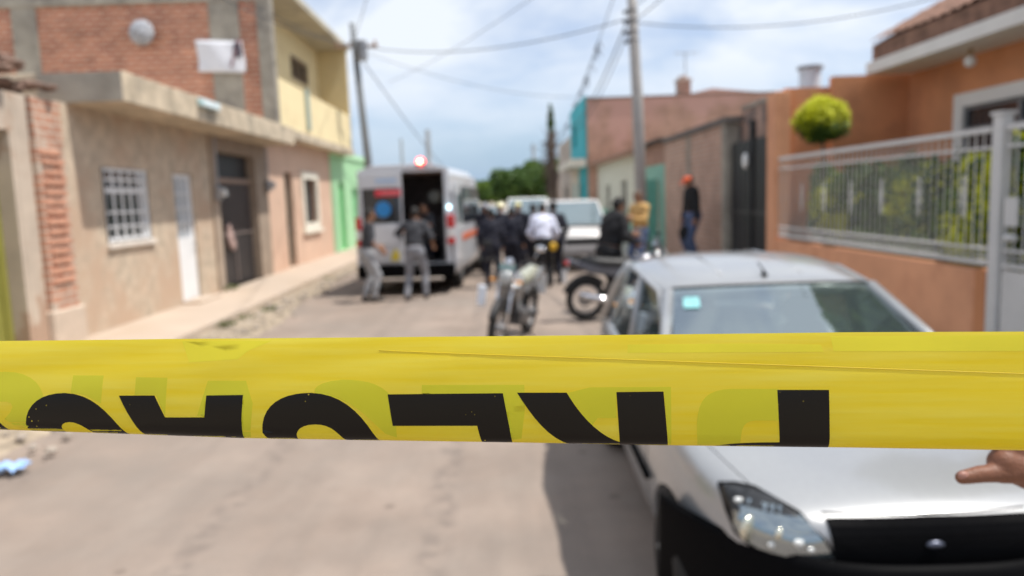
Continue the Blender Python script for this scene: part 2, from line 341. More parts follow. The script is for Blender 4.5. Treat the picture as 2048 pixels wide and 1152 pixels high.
# door
d = MB(); d.wall('Y', LX-.12, LX-.05, 13.46, 14.29, .16, 2.47, holes=[(13.55, 14.2, 1.32, 2.4)]); do = d.build('door', white_paint, o, True)
m = MB(); m.box(LX-.1, LX-.09, 13.55, 14.2, 1.32, 2.4); sub(m, 'door_pane', mat('frosted pane', (.42, .46, .50), .3, var=.2, scale=5), do, o)
m = MB()
for z in (1.6, 1.86, 2.12): m.box(LX-.06, LX-.03, 13.55, 14.2, z-.015, z+.015)
for y in (13.76, 13.98): m.box(LX-.058, LX-.032, y-.013, y+.013, 1.32, 2.4)
sub(m, 'door_bars', white_paint, do, o)
m = MB(); m.tube([(LX-.05, 14.2, 1.2), (LX+.02, 14.2, 1.2), (LX+.02, 14.12, 1.2)], .012); sub(m, 'handle', metal_grey, do, o)
m = MB(); m.box(LX, LX+.35, 13.35, 14.4, .1, .2); m.build('doorstep', sw, o, True, bevel=.02)
# meter boxes, conduit, lamp
def meter(y, z, lab):
    t = thing('electricity_meter', lab, 'meter', (LX+.05, y, z), 0, 'round electricity meters on the left walls')
    a = MB(); a.box(0, .1, -.1, .1, -.16, .12); a.build('meter_box', metal_grey, t, bevel=.02)
    a = MB(); a.tube([(.1, 0, .0), (.2, 0, 0)], .085, 16); a.build('meter_dial', mat('dial glass', (.45, .46, .47), .2), t)
    a = MB(); a.tube([(.05, 0, .12), (.05, 0, 3.25-z)], .02); a.build('conduit', metal_grey, t)
meter(15.28, 2.15, 'grey round meter on the pier between the white door and the dark garage gate')
meter(18.62, 2.35, 'grey round meter beside the dark garage gate near the pink house')
t = thing('wall_light', 'small pale blue light box on the edge of the concrete canopy', 'light', (-4.98, 13.25, 3.6))
m = MB(); m.box(0, .09, -.42, .42, -.06, .07); m.build('light_housing', mat('pale blue plastic', (.50, .68, .70), .4), t, bevel=.02)
m = MB(); m.box(.09, .1, -.36, .36, -.045, .055); m.build('light_cover', mat('milky cover', (.7, .8, .82), .3), t)
t = thing('fabric_bundle', 'faded pink bundle hanging on the dark garage gate', 'bundle', (LX-.1, 16.3, 1.2))
m = MB(); m.ell((0, 0, 0), (.06, .16, .24), 14, 10); m.ell((.01, .1, -.16), (.05, .14, .14), 12, 8); m.ell((.0, -.05, .2), (.05, .1, .12), 12, 8); m.build('cloth', mat('faded pink cloth', (.42, .30, .27), .9, var=.3, scale=9), t, smooth=True)

# --- two-storey yellow house with brick gable
GX = -5.35
o = thing('yellow_house', 'two storey house with bare red brick gable, pale yellow balcony front and pink ground floor', 'house', (-6, 19, 0))
gb = brick('gable brick', (.50, .205, .12), (.36, .13, .08), (.58, .43, .33), 'X', bw=.30, bh=.115, patch=(.40, .28, .21), pl=(.68, .76))
m = MB(); m.wall('X', 18.82, 19.02, -14, GX-.02, 3.5, 7.3); m.build('brick_gable', gb, o, True)
for x0, x1 in ((-11.55, -10.95), (-6.85, -6.13), (GX-.36, GX)):
    m = MB(); m.box(x0, x1, 18.78, 19.0, 3.5, 7.3); m.build('concrete_column', concrete, o, True, bevel=.015)
m = MB(); m.box(-14, GX-.01, 18.76, 19.0, 6.75, 7.12); m.build('concrete_beam', concrete, o, True, bevel=.015)
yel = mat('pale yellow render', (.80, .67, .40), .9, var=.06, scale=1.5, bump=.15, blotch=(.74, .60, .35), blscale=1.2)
yel_shade = mat('shaded yellow render', (.68, .56, .32), .9, var=.06)  # the yellow render darkened: shade of the end wall put into its colour
m = MB(); m.wall('Y', GX-.14, GX, 19.02, 28.0, 3.8, 4.98, holes=[]); 
pp = m.build('balcony_parapet', yel, o, True, bevel=.01)
m = MB(); m.box(-7, GX+.05, 19.02, 28.05, 3.56, 3.8); m.build('balcony_floor', concrete_cream, o, True, bevel=.02)
m = MB(); m.wall('Y', -6.6, -6.4, 19.02, 28.0, 3.8, 7.3, holes=[(24.3, 26.3, 5.85, 6.5), (21, 22, 3.8, 6.1)]); m.build('upper_front_wall', yel, o, True)
m = MB(); m.box(-6.4, GX, 27.85, 28.0, 3.8, 7.3); m.build('upper_end_wall', yel_shade, o, True)
m = MB(); m.box(-14, GX+.06, 19.02, 28.2, 7.3, 7.5); m.build('roof_slab', mat('roof slab', (.50, .46, .36), .9, var=.12, blotch=(.36, .33, .27)), o, True, bevel=.02)
m = MB(); m.box(-6.5, -6.46, 24.3, 26.3, 5.85, 6.5); w = m.build('upper_window', dark_glass, o, True)
m = MB(); m.wall('Y', -6.46, -6.39, 24.25, 26.35, 5.8, 6.55, holes=[(24.33, 24.95, 5.88, 6.47), (25.02, 25.6, 5.88, 6.47), (25.67, 26.27, 5.88, 6.47)]); sub(m, 'frame', mat('brown frame', (.28, .2, .12), .6), w, o)
m = MB(); m.box(-6.5, -6.45, 21, 22, 3.8, 6.1); m.build('balcony_door', mat('brown door', (.2, .14, .09), .6), o, True)
m = MB(); m.box(GX, GX+.09, 21.5, 21.72, 3.9, 5.05); m.build('downpipe', mat('teal grey pipe', (.34, .42, .38), .6), o, True, bevel=.02)
pink = mat('pink render', (.62, .43, .32), .9, var=.08, scale=1.4, blotch=(.56, .37, .27), blscale=1)
m = MB(); m.wall('Y', LX-.2, LX, 18.82, 25.9, .0, 3.56, holes=[(20.35, 21.15, .15, 2.72), (22.15, 23.75, 1.25, 2.65)]); m.build('ground_floor_wall', pink, o, True)
m = MB(); m.box(-14, LX-.2, 18.83, 19.0, 0, 3.5); m.box(-14, LX-.21, 19.0, 28, 3.3, 3.5); m.build('inner_walls', concrete, o, True)
m = MB(); m.box(LX-.18, LX-.14, 20.35, 21.15, .15, 2.72); dd = m.build('front_door', mat('dark green door', (.03, .045, .035), .5), o, True)
m = MB(); m.tube([(LX-.14, 21.0, 1.2), (LX-.08, 21.0, 1.2)], .02); sub(m, 'handle', metal_grey, dd, o)
m = MB(); m.box(LX-.17, LX-.13, 22.15, 23.75, 1.25, 2.65); w = m.build('front_window', dark_glass, o, True)
m = MB(); m.wall('Y', LX-.02, LX+.06, 22.0, 23.9, 1.1, 2.8, holes=[(22.2, 23.7, 1.3, 2.6)]); sub(m, 'frame', mat('cream surround', (.74, .70, .60), .8), w, o)
m = MB(); m.box(LX-.02, LX+.1, 21.85, 24.05, 1.0, 1.1); sub(m, 'sill', mat('cream surround', (.74, .70, .60), .8), w, o)
# things on the gable
t = thing('satellite_dish', 'round grey dish fixed high on the red brick gable', 'dish', (-8.4, 18.6, 6.05))
m = grid(lambda u, v: (.3*v*math.cos(6.2832*u), -.1*(1-v*v)+.02, .3*v*math.sin(6.2832*u)), 28, 6); q = m.build('reflector', mat('dish grey', (.36, .37, .40), .6, var=.35, scale=9), t, smooth=True)
q.modifiers.new('s', 'SOLIDIFY').thickness = .01
m = MB(); m.tube([(0, -.05, 0), (0, .2, -.05)], .02); m.tube([(0, 0, -.28), (0, -.3, -.05)], .01); m.ell((0, -.3, -.03), .035, 8, 6); m.build('arm', metal_grey, t)
t = thing('banner', 'white rectangular banner with a dark figure at its right side, tied over the concrete column', 'banner', (-6.6, 18.7, 5.5))
def ban(u, v): return (-.56+1.12*u+.02*math.sin(v*5), .02*math.sin(u*7+v*3), -.39+.74*v-.06*u)
q = grid(ban, 16, 10).build('sheet', mat('white banner', (.74, .75, .80), .6, var=.06, scale=4), t, smooth=True); q.modifiers.new('s', 'SOLIDIFY').thickness = .004
m = MB(); m.prism([(.30, .0), (.36, .24), (.43, .30), (.50, .22), (.54, -.02), (.46, -.06), (.40, -.10)], 'Y', -.05, -.025); m.build('printed_figure', mat('dark print', (.09, .07, .09), .7), t)
m = MB(); m.prism([(.38, .30), (.50, .34), (.53, .24), (.46, .20)], 'Y', -.058, -.03); m.prism([(.22, -.3), (.28, -.3), (.40, .1), (.36, .12)], 'Y', -.052, -.03); m.build('printed_detail', mat('faded print', (.34, .22, .24), .7), t)

# --- green house and farther houses on the left
o = thing('green_house', 'narrow light green house with a green door, beyond the pink ground floor', 'house', (-6, 26, 0))
grn = mat('mint green render', (.36, .62, .36), .9, var=.07)
m = MB(); m.wall('Y', LX-.2, LX+.02, 25.9, 32.5, 0, 3.5, holes=[(27.0, 28.0, .15, 2.6), (29.4, 30.6, 1.1, 2.4)]); m.box(-12, LX-.2, 25.95, 32.5, 3.2, 3.4); m.build('wall', grn, o, True)
m = MB(); m.box(LX-.15, LX-.1, 27, 28, .15, 2.6); m.build('door', mat('deep green door', (.13, .45, .17), .5), o, True)
m = MB(); m.box(LX-.15, LX-.1, 29.4, 30.6, 1.1, 2.4); m.build('window', mat('green shutter', (.20, .5, .25), .5), o, True)
m = MB(); m.wall('Y', LX-.25, LX+.08, 25.85, 32.6, 3.5, 3.72); m.build('parapet_cap', mat('light green cap', (.45, .72, .45), .9), o, True)
for i, (y0, y1, h, c, lab) in enumerate(((32.6, 39, 3.3, (.55, .52, .46), 'low cream house half hidden behind the ambulance'), (39.1, 47, 3.0, (.62, .38, .28), 'terracotta house far along the left side behind the ambulance'), (47.1, 58, 3.2, (.60, .60, .58), 'white washed house at the far end of the left side'))):
    o = thing('far_house', lab, 'house', (-6, y0, 0), group='far houses on the left')
    m = MB(); m.wall('Y', LX-.2, LX, y0, y1, 0, h, holes=[(y0+1.2, y0+2.2, .15, 2.4), (y0+3.4, y0+4.8, 1.1, 2.3)]); m.box(-12, LX-.2, y0, y1, h-.3, h-.1); m.build('wall', mat('far wall %d' % i, c, .9), o, True)
    m = MB(); m.box(LX-.15, LX-.1, y0+1.2, y0+2.2, .15, 2.4); m.build('door', mat('far door', (.12, .09, .07), .7), o, True)
    m = MB(); m.box(LX-.15, LX-.1, y0+3.4, y0+4.8, 1.1, 2.3); m.build('window', dark_glass, o, True)

# ------------------------------------------------------------ right row (wall line x = 4.4)
RX = 4.4
orange = mat('orange render', (.64, .285, .14), .9, var=.13, scale=1.3, bump=.15, blotch=(.52, .235, .125), blscale=.8)
orange_l = mat('light orange render', (.66, .325, .185), .9, var=.12, scale=1.6, bump=.2, blotch=(.52, .235, .13), blscale=1.1, bl=(.5, .7))
o = thing('orange_house', 'orange rendered house with a white eave and brown clay tile roof, behind the white railings', 'house', (6.5, 9, 0))
m = MB(); m.wall('Y', 6.5, 6.7, 2, 12.15, 0, 3.62, holes=[(8.2, 10.45, 1.4, 2.87)]); m.build('front_wall', orange, o, True)
m = MB(); m.box(5.78, 13.5, 2, 11.95, 3.55, 3.73); m.build('eave_slab', mat('white eave', (.74, .72, .69), .8, var=.05), o, True, bevel=.01)
m = MB(); m.box(4.62, 13.5, 12.15, 12.35, 0, 3.42); m.box(5.3, 13.5, 12.0, 12.15, 0, 3.56); m.build('end_wall', orange, o, True)
m = MB(); m.box(RX-.02, RX+.22, 11.98, 12.37, .1, 3.36); m.build('corner_pier', orange_l, o, True, bevel=.015)
tile = mat('clay roof tile', (.235, .13, .09), .9, var=.4, scale=5, bump=.5, bscale=30)
def roof(u, v):
    y = 2+9.95*u; k = u*9.95/.22
    return (5.85+2.3*v, y, 4.02+1.25*v+.035*abs(math.sin(k*math.pi))+.025*((v*9) % 1)+.02*math.sin(y*1.7+v*4))
m = grid(roof, 270, 36); m.prism([(5.87, 3.73), (5.87, 3.99), (8.15, 5.24), (10.4, 3.73)], 'Y', 2.1, 11.93); q = m.build('tile_roof', tile, o, True)
def roof2(u, v): return (8.15+2.3*v, 2+9.95*u, 5.26-1.5*v)
grid(roof2, 20, 4).build('tile_roof_back', tile, o, True)
m = MB(); m.box(6.47, 6.49, 8.2, 10.45, 1.4, 2.87); w = m.build('window', dark_glass, o, True)
wht = mat('white surround', (.76, .73, .70), .8, var=.05)
m = MB(); m.wall('Y', 6.4, 6.55, 8.0, 10.65, 1.2, 3.05, holes=[(8.2, 10.45, 1.4, 2.87)]); sub(m, 'surround', wht, w, o)
m = MB(); m.wall('Y', 6.43, 6.46, 8.2, 10.45, 1.4, 2.87, holes=[(8.25, 9.3, 1.45, 2.52), (9.36, 10.4, 1.45, 2.52), (8.25, 9.3, 2.58, 2.82), (9.36, 10.4, 2.58, 2.82)]); sub(m, 'frame', mat('grey frame', (.2, .2, .21), .5), w, o)
t = thing('porch_lamp', 'small white globe lamp under the white eave of the orange house', 'lamp', (6.15, 9.9, 3.55))
m = MB(); m.tube([(0, 0, 0), (0, 0, -.1)], .03); m.build('lamp_base', mat('brass', (.3, .2, .1), .4), t)
m = MB(); m.ell((0, 0, -.16), .075); m.build('globe', mat('lamp globe', (.8, .8, .8), .2, var=0), t, smooth=True)
t = thing('roof_tank', 'pale water tank on a stand above the orange wall', 'tank', (5.75, 14, 3.0))
m = MB(); m.tube([(0, 0, .6), (0, 0, .98)], .19, 20); m.build('tank_body', mat('tank white', (.70, .74, .80), .5), t, smooth=False)
m = MB(); m.tube([(0, 0, .98), (0, 0, 1.03)], .23, 20); m.build('lid', mat('grey lid', (.3, .31, .33), .5), t)
m = MB(); m.box(-.2, -.15, -.2, .2, 0, .6); m.box(.15, .2, -.2, .2, 0, .6); m.build('stand', metal_grey, t)
# low wall, railings, gate
o = thing('garden_wall', 'low orange garden wall running under the white railings', 'wall', (RX, 9, 0))
m = MB(); m.box(RX+.003, RX+.2, 6.90, 11.98, .1, 1.03); m.build('wall_body', orange_l, o, True, bevel=.01)
m = MB(); m.box(RX+.0, RX+.22, 6.735, 6.90, .1, 1.04); m.build('end_pier', mat('deeper orange render', (.52, .22, .10), .9), o, True, bevel=.01)
wp = mat('white railing paint', (.60, .59, .58), .45, var=.06)
def rail(y0, y1, name, label, cat, z0=1.08, z1=2.33, step=.12, panel=False, group=None):
    t = thing(name, label, cat, (RX+.045, y0, 0))
    X0 = RX+.045
    a = MB(); a.box(X0-.025, X0+.025, y0, y1, z1-.05, z1); a.build('top_rail', wp, t, True)
    a = MB(); a.box(X0-.022, X0+.022, y0, y1, z0, z0+.04); a.box(X0-.018, X0+.018, y0, y1, z0+.14, z0+.165); a.box(X0-.018, X0+.018, y0, y1, z1-.2, z1-.175); a.build('lower_rail', wp, t, True)
    a = MB(); n = int((y1-y0)/step)
    for i in range(n+1):
        y = y0+i*(y1-y0)/n; a.box(X0-.005, X0+.005, y-.005, y+.005, z0+.04, z1-.05)
        if i < n:
            yc = y+(y1-y0)/n/2
            a.torus((X0, yc, z0+.09), .024, .0045, 'X', 12, 5)
    a.build('bars', wp, t, True)
    n2 = max(1, int((y1-y0)/.78))
    for i in range(n2):
        y = y0+.4+i*.78; c = (z0+z1)/2
        a = MB()
        for s in (-1, 1):
            for q in (-1, 1): a.torus((X0, y+s*.028, c+q*.05), .022, .004, 'X', 14, 5)
            a.tube([(X0, y, c-.2), (X0, y+s*.02, c-.14), (X0, y, c), (X0, y+s*.02, c+.14), (X0, y, c+.2)], .006, 6)
        a.ell((X0, y, c), .02, 8, 6)
        a.build('scroll_ornament', wp, t, True)
    return t
rail(6.78, 11.95, 'iron_railing', 'white iron railing with scroll ornaments standing on the low orange wall', 'railing')
o = thing('gate_post', 'square white steel post at the end of the low orange wall', 'post', (RX+.1, 6.62, 0))
m = MB(); m.box(RX, RX+.11, 6.60, 6.725, .1, 2.42); m.build('post_shaft', wp, o, True, bevel=.008)
m = MB(); m.box(RX-.015, RX+.125, 6.585, 6.74, 2.42, 2.45); m.build('post_cap', wp, o, True)
t = rail(3.4, 6.57, 'driveway_gate', 'white steel gate with scroll bars over a solid lower panel, at the right edge', 'gate')
m = MB(); m.box(RX+.035, RX+.055, 3.4, 6.57, .2, 1.06); m.build('solid_panel', wp, t, True)
m = MB(); m.box(RX+.01, RX+.035, 6.38, 6.54, 1.45, 1.7); m.tube([(RX+.02, 6.40, 1.35), (RX+.02, 6.52, 1.35)], .03); m.build('lock_box', wp, t, True)

# garden plants
def shrub(name, label, cat, c, r, n, ls, mats, seed, lumps=9, stem=True, group=None, mix=(.5, .3, .2), yb=0.0):
    t = thing(name, label, cat, (c[0], c[1], .12), group=group); rn = random.Random(seed); cz = c[2]-.12
    bs = [MB() for _ in mats]
    for i in range(lumps):
        while True:
            p = Vector((rn.uniform(-1, 1), rn.uniform(-1, 1), rn.uniform(-1, 1)))
            if p.length < 1: break
        p = p.normalized()*(.35+.65*rn.random()**.6)
        cc = (p.x*r[0]*.7, p.y*r[1]*.7, cz+p.z*r[2]*.7); k = rn.uniform(.32, .55)
        u = rn.random()-yb*p.z; j = 0; acc = 0
        for q, w_ in enumerate(mix):
            acc += w_
            if u < acc: j = q; break
        else: j = len(mix)-1
        for q2, fr in ((j, .75), (rn.randrange(len(mats)), .25)):
            leafclump(bs[q2], cc, (r[0]*k, r[1]*k, r[2]*k), int(n/lumps*fr), ls, rn)
    # one crown mesh with several leaf materials
    big = bmesh.new()
    for q, b in enumerate(bs):
        tmp = bpy.data.meshes.new('tmp'); b.b.to_mesh(tmp); b.b.free(); k0 = len(big.faces); big.from_mesh(tmp); bpy.data.meshes.remove(tmp)
        big.faces.ensure_lookup_table()
        for f in big.faces[k0:]: f.material_index = q
    me = bpy.data.meshes.new('crown'); big.to_mesh(me); big.free()
    for mm in mats: me.materials.append(mm)
    ob = bpy.data.objects.new('crown', me); COL.objects.link(ob); ob.parent = t
    if stem:
        m_ = MB(); h = max(.2, cz)
        m_.tube([(0, 0, 0), (.02, .01, h*.5), (0, 0, h)], [.045 if r[2] < 1 else .18, .035 if r[2] < 1 else .14, .02 if r[2] < 1 else .07], 8)
        for q in range(5):
            a = q*1.3; m_.tube([(0, 0, h*.6), (r[0]*.45*math.cos(a), r[1]*.45*math.sin(a), h+r[2]*.25)], [.02 if r[2] < 1 else .08, .006], 6)
        m_.build('trunk', bark, t)
    return t
LM = [foil_green, foil_mid, foil_yellow]
# clipped ball tree: golden outside, green lower
def ball_tree():
    t = thing('topiary_tree', 'clipped round golden green ball tree in front of the orange wall', 'tree', (4.74, 11.05, .12)); rn = random.Random(2)
    b = [MB(), MB()]
    for i in range(9000):
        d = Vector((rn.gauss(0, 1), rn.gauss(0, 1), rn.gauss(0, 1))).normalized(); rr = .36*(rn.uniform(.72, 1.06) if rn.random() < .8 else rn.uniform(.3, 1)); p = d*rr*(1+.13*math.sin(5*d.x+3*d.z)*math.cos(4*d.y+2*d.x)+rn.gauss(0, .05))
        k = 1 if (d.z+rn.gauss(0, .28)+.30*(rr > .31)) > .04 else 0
        e = Vector((rn.gauss(0, 1), rn.gauss(0, 1), rn.gauss(0, 1))).normalized(); w_ = e.orthogonal().normalized()*.012; l = e*.03*rn.uniform(.6, 1.5)
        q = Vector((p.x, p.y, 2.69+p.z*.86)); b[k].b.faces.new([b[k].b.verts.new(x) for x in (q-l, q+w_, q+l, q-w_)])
    big = bmesh.new()
    for q, bb in enumerate(b):
        tmp = bpy.data.meshes.new('tmp'); bb.b.to_mesh(tmp); bb.b.free(); k0 = len(big.faces); big.from_mesh(tmp); bpy.data.meshes.remove(tmp); big.faces.ensure_lookup_table()
        for f in big.faces[k0:]: f.material_index = q
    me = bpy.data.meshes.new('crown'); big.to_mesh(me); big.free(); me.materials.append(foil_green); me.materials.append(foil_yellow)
    ob = bpy.data.objects.new('crown', me); COL.objects.link(ob); ob.parent = t
    m = MB(); m.tube([(0, 0, 0), (.01, 0, 1.2), (0, 0, 2.5)], [.03, .025, .02], 8); m.build('trunk', bark, t)
ball_tree()
gs = 'shrubs behind the white railings'
for i, (c, r, n, mix, lab) in enumerate((
    ((4.98, 7.2, 1.6), (.36, .42, .88), 8500, (.06, .12, .82), 'tall golden green shrub just left of the white post'),
    ((5.0, 6.0, 1.6), (.45, .5, .85), 6500, (.2, .25, .55), 'golden shrub behind the driveway gate'),
    ((4.85, 7.6, 1.15), (.28, .40, .46), 4400, (.05, .1, .85), 'low bright yellow shrub against the railing beside the white post'),
    ((5.35, 8.15, 1.5), (.5, .65, .80), 8500, (.35, .35, .30), 'mixed green shrub in the middle of the garden bed'),
    ((5.2, 9.15, 1.4), (.45, .6, .75), 7000, (.70, .22, .08), 'dark green shrub before the orange house window'),
    ((5.2, 10.1, 1.45), (.45, .6, .85), 7500, (.55, .35, .10), 'tall dark green shrub near the ball tree'),
    ((5.0, 11.2, 1.5), (.42, .6, .85), 7500, (.40, .48, .12), 'leafy green shrub in the garden corner by the orange pier'),
    ((5.95, 8.0, 1.35), (.45, .6, 1.05), 6500, (.6, .38, .02), 'tall hedge shrub at the back of the bed, nearest the driveway gate but one'),
    ((5.95, 9.1, 1.35), (.45, .65, 1.0), 6500, (.7, .28, .02), 'tall dark hedge shrub at the back of the bed under the window'),
    ((5.85, 10.3, 1.35), (.45, .65, 1.0), 6500, (.6, .39, .01), 'tall hedge shrub at the back of the bed behind the ball tree'),
    ((5.6, 11.35, 1.35), (.5, .5, 1.0), 6500, (.5, .48, .02), 'tall hedge shrub in the far back corner of the garden'),
    ((5.9, 6.9, 1.5), (.5, .6, .9), 5500, (.5, .35, .15), 'green shrub at the back of the bed behind the golden shrub'))):
    shrub('garden_shrub', lab, 'shrub', c, r, int(n*1.45), .085, LM, 20+i, lumps=22, mix=mix, group=gs)
for i, (x, y) in enumerate(((4.8, 8.6), (4.8, 9.9))):
    shrub('flowering_plant', ('low leafy plant close behind the railing, nearer one of two' if i == 0 else 'low leafy plant close behind the railing, farther one of two'), 'plant', (x, y, .95), (.22, .4, .35), 1500, .05, [foil_mid, foil_green, foil_mid], 50+i, lumps=9, mix=(.5, .4, .1), group='low plants behind the railing')
shrub('garden_tree', 'tree crown showing above the tiled roof at the top right corner', 'tree', (10.8, 12.6, 5.6), (1.6, 1.6, .9), 9000, .16, LM, 71, lumps=16, mix=(.4, .45, .15))

shrub('reflection_tree', 'unseen leafy tree added beyond the right edge for its dark windscreen reflection', 'tree', (4.95, 6.1, 5.2), (1.35, 1.5, 1.25), 14000, .20, [foil_green, foil_mid], 77, lumps=18, mix=(.6, .4))  # out of view, placed so its crown reflects dark in the car windscreen
# black gate property
o = thing('black_gate', 'tall black sheet metal gate between the orange pier and the brick house', 'gate', (RX+.25, 13.5, 0))
m = MB(); m.box(RX+.08, RX+.13, 12.4, 14.55, .15, 2.72); g_ = m.build('gate_sheet', black_paint, o, True)
m = MB()
for i in range(8): m.box(RX+.065, RX+.08, 12.5+i*.28, 12.53+i*.28, .2, 2.7)
m.box(RX+.06, RX+.08, 12.4, 14.55, 1.4, 1.46); m.build('gate_frame', mat('gate frame', (.04, .038, .038), .5), o, True)
m = MB(); m.box(RX+.03, RX+.13, 13.3, 13.38, .15, 3.05); m.build('gate_pole', black_paint, o, True)
t = thing('wall_lamp', 'white oval lamp hanging on the black gate', 'lamp', (RX+.04, 13.5, 2.35))
m = MB(); m.ell((-.04, 0, 0), (.05, .1, .14)); m.build('lamp_cover', mat('lamp white', (.75, .76, .75), .3, var=0), t, smooth=True)
m = MB(); m.box(-.02, .02, -.05, .05, -.08, .08); m.build('lamp_bracket', metal_grey, t)
o = thing('rubble_wall', 'rough unplastered wall with stains above and behind the black gate', 'wall', (RX+1, 13.5, 0))
m = MB(); m.wall('Y', RX+.3, RX+.5, 12.4, 14.6, 0, 3.35); m.box(RX+.5, 13, 14.4, 14.6, 0, 3.3)
m.build('wall_body', mat('stained wall', (.36, .24, .19), .95, var=.25, scale=1.5, blotch=(.15, .12, .11), bl=(.5, .6), blscale=1.0), o, True)
m = MB(); m.box(RX+.28, RX+.54, 12.4, 14.6, 3.35, 3.42); m.build('coping', concrete, o, True)
# brick house
o = thing('brick_house', 'low pale brick house wall with a dark concrete coping and corner post', 'house', (RX+.2, 17, 0))
bk = brick('pale brick', (.48, .28, .205), (.42, .25, .18), (.46, .37, .31), 'Y', bw=.28, bh=.1)
m = MB(); m.wall('Y', RX, RX+.2, 14.75, 20.1, .1, 3.12); m.build('wall', bk, o, True)
m = MB(); m.box(RX+.2, 10, 14.62, 14.8, .1, 3.1); m.build('side_wall', mat('dark side render', (.20, .18, .17), .9, var=.2), o, True)
m = MB(); m.box(RX-.03, RX+.23, 14.6, 14.85, .1, 3.12); m.build('concrete_post', concrete, o, True)
m = MB(); m.box(RX-.02, RX+.22, 17.4, 17.65, .1, 3.11); m.build('concrete_post', concrete, o, True)
m = MB(); m.box(RX-.06, RX+.3, 14.5, 20.15, 3.12, 3.24); m.build('coping', mat('dark coping', (.13, .115, .105), .9), o, True)
m = MB(); m.box(3.55, RX, 14.3, 16.4, .12, .43); m.build('doorstep', sw, o, True, bevel=.02)
# green door house
o = thing('teal_door_house', 'small house with a sea green door surround and dark open doorway beside the utility pole', 'house', (RX+.2, 21, 0))
m = MB(); m.wall('Y', RX+.02, RX+.22, 20.15, 23.3, .1, 2.6, holes=[(21.0, 22.1, .1, 2.2)]); m.build('wall', mat('sea green paint', (.22, .43, .35), .8, var=.1), o, True)
m = MB(); m.wall('Y', RX+.05, RX+.25, 20.15, 23.3, 2.6, 3.2); m.build('upper_wall', mat('brown upper wall', (.33, .19, .14), .9, var=.25), o, True)
m = MB(); m.box(RX-.15, RX+.3, 20.15, 23.3, 3.2, 3.28); m.build('dark_eave', mat('dark eave', (.06, .05, .045), .9), o, True)
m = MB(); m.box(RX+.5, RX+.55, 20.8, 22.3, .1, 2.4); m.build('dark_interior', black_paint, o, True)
m = MB(); m.box(RX-.6, RX-.0, 21.0, 21.04, .1, 2.2); m.build('open_door', mat('sea green door', (.15, .38, .30), .6), o, True)
# white house w/ teal dado
o = thing('white_house', 'whitewashed low house with a sea green dado band and brown tile eave', 'house', (RX, 28, 0))
m = MB(); m.wall('Y', RX, RX+.2, 23.3, 33.9, .1, 3.1, holes=[(26.2, 27.2, .1, 2.3), (30.2, 31.2, .1, 2.2)]); m.build('wall', mat('cream whitewash', (.66, .65, .56), .9, var=.07), o, True)
m = MB(); m.wall('Y', RX-.01, RX, 23.3, 33.9, .1, 1.25, holes=[(26.2, 27.2, .1, 2.3), (30.2, 31.2, .1, 2.2)]); m.build('dado', mat('sea green dado', (.30, .58, .47), .8, var=.08), o, True)
m = MB(); m.box(RX+.1, RX+.14, 26.2, 27.2, .1, 2.3); m.build('door', mat('dark door', (.06, .05, .045), .6), o, True)
m = MB(); m.box(RX+.1, RX+.14, 30.2, 31.2, .1, 2.2); m.build('door', mat('dark door', (.06, .05, .045), .6), o, True)
m = MB(); m.prism([(RX-.35, 3.08), (RX-.35, 3.18), (RX+2.6, 4.0), (RX+2.6, 3.9)], 'Y', 23.3, 33.9); m.build('tile_eave', mat('old tile', (.26, .16, .11), .9, var=.35, scale=4), o, True)
# two-storey turquoise
o = thing('turquoise_house', 'two storey house with a turquoise street front and large blank pinkish brick side wall', 'house', (4, 34, 0))
bs = brick('side brick', (.47, .27, .19), (.42, .23, .16), (.44, .33, .27), 'X', bw=.4, bh=.14, patch=(.56, .33, .27), pl=(.46, .56), pscale=.42)
m = MB(); m.prism([(4.0, 0), (14.5, 0), (14.5, 5.8), (9.6, 6.35), (8.2, 6.05), (4.0, 6.05)], 'Y', 34.0, 34.2); m.build('side_wall', bs, o, True)
m = MB(); m.box(4.0, 14.5, 33.95, 34.25, 6.06, 6.12); m.build('parapet_line', mat('dark parapet', (.2, .14, .11), .9), o, True)
m = MB(); m.wall('Y', 3.9, 4.1, 34.2, 40.8, 0, 6.2, holes=[(35.5, 36.7, .2, 2.4), (38, 39.4, 4.2, 5.3)]); m.build('front_wall', mat('turquoise paint', (.05, .42, .48), .8, var=.06), o, True)
m = MB(); m.box(3.2, 3.9, 33.9, 41, 3.1, 3.45); m.build('balcony_slab', mat('cream slab', (.66, .61, .52), .9), o, True)
m = MB(); m.wall('Y', 3.86, 3.9, 36.9, 40.8, .1, 3.1, holes=[(38.3, 39.3, 0, 2.4)]); m.build('cream_ground_floor', mat('cream paint', (.62, .56, .45), .9), o, True)
m = MB(); m.box(4.1, 4.14, 38, 39.4, 4.2, 5.3); m.box(4.12, 4.15, 35.5, 36.7, .2, 2.4); m.build('window', dark_glass, o, True)
t = thing('chimney', 'square brick chimney stack standing on the pinkish side wall', 'chimney', (8.45, 34.6, 6.0))
m = MB(); m.box(-.28, .28, -.28, .28, 0, .75); m.build('stack', mat('chimney brick', (.42, .25, .19), .9, var=.2), t)
m = MB(); m.box(-.33, .33, -.33, .33, .75, .85); m.tube([(0, 0, .85), (0, 0, 1.0)], .2, 12); m.build('cap', mat('chimney cap', (.5, .38, .32), .9), t)
t = thing('tv_antenna', 'thin television antenna above the pinkish side wall', 'antenna', (8.75, 35.4, 5.8))
m = MB(); m.tube([(0, 0, 0), (0, 0, 2.4)], .025, 6); m.build('mast', metal_grey, t)
m = MB(); m.tube([(-.5, 0, 2.35), (.6, 0, 2.35)], .015, 6)
for i in range(6): m.tube([(-.4+.18*i, -.35+.03*i, 2.35), (-.4+.18*i, .35-.03*i, 2.35)], .01, 6)
m.build('boom', metal_grey, t)
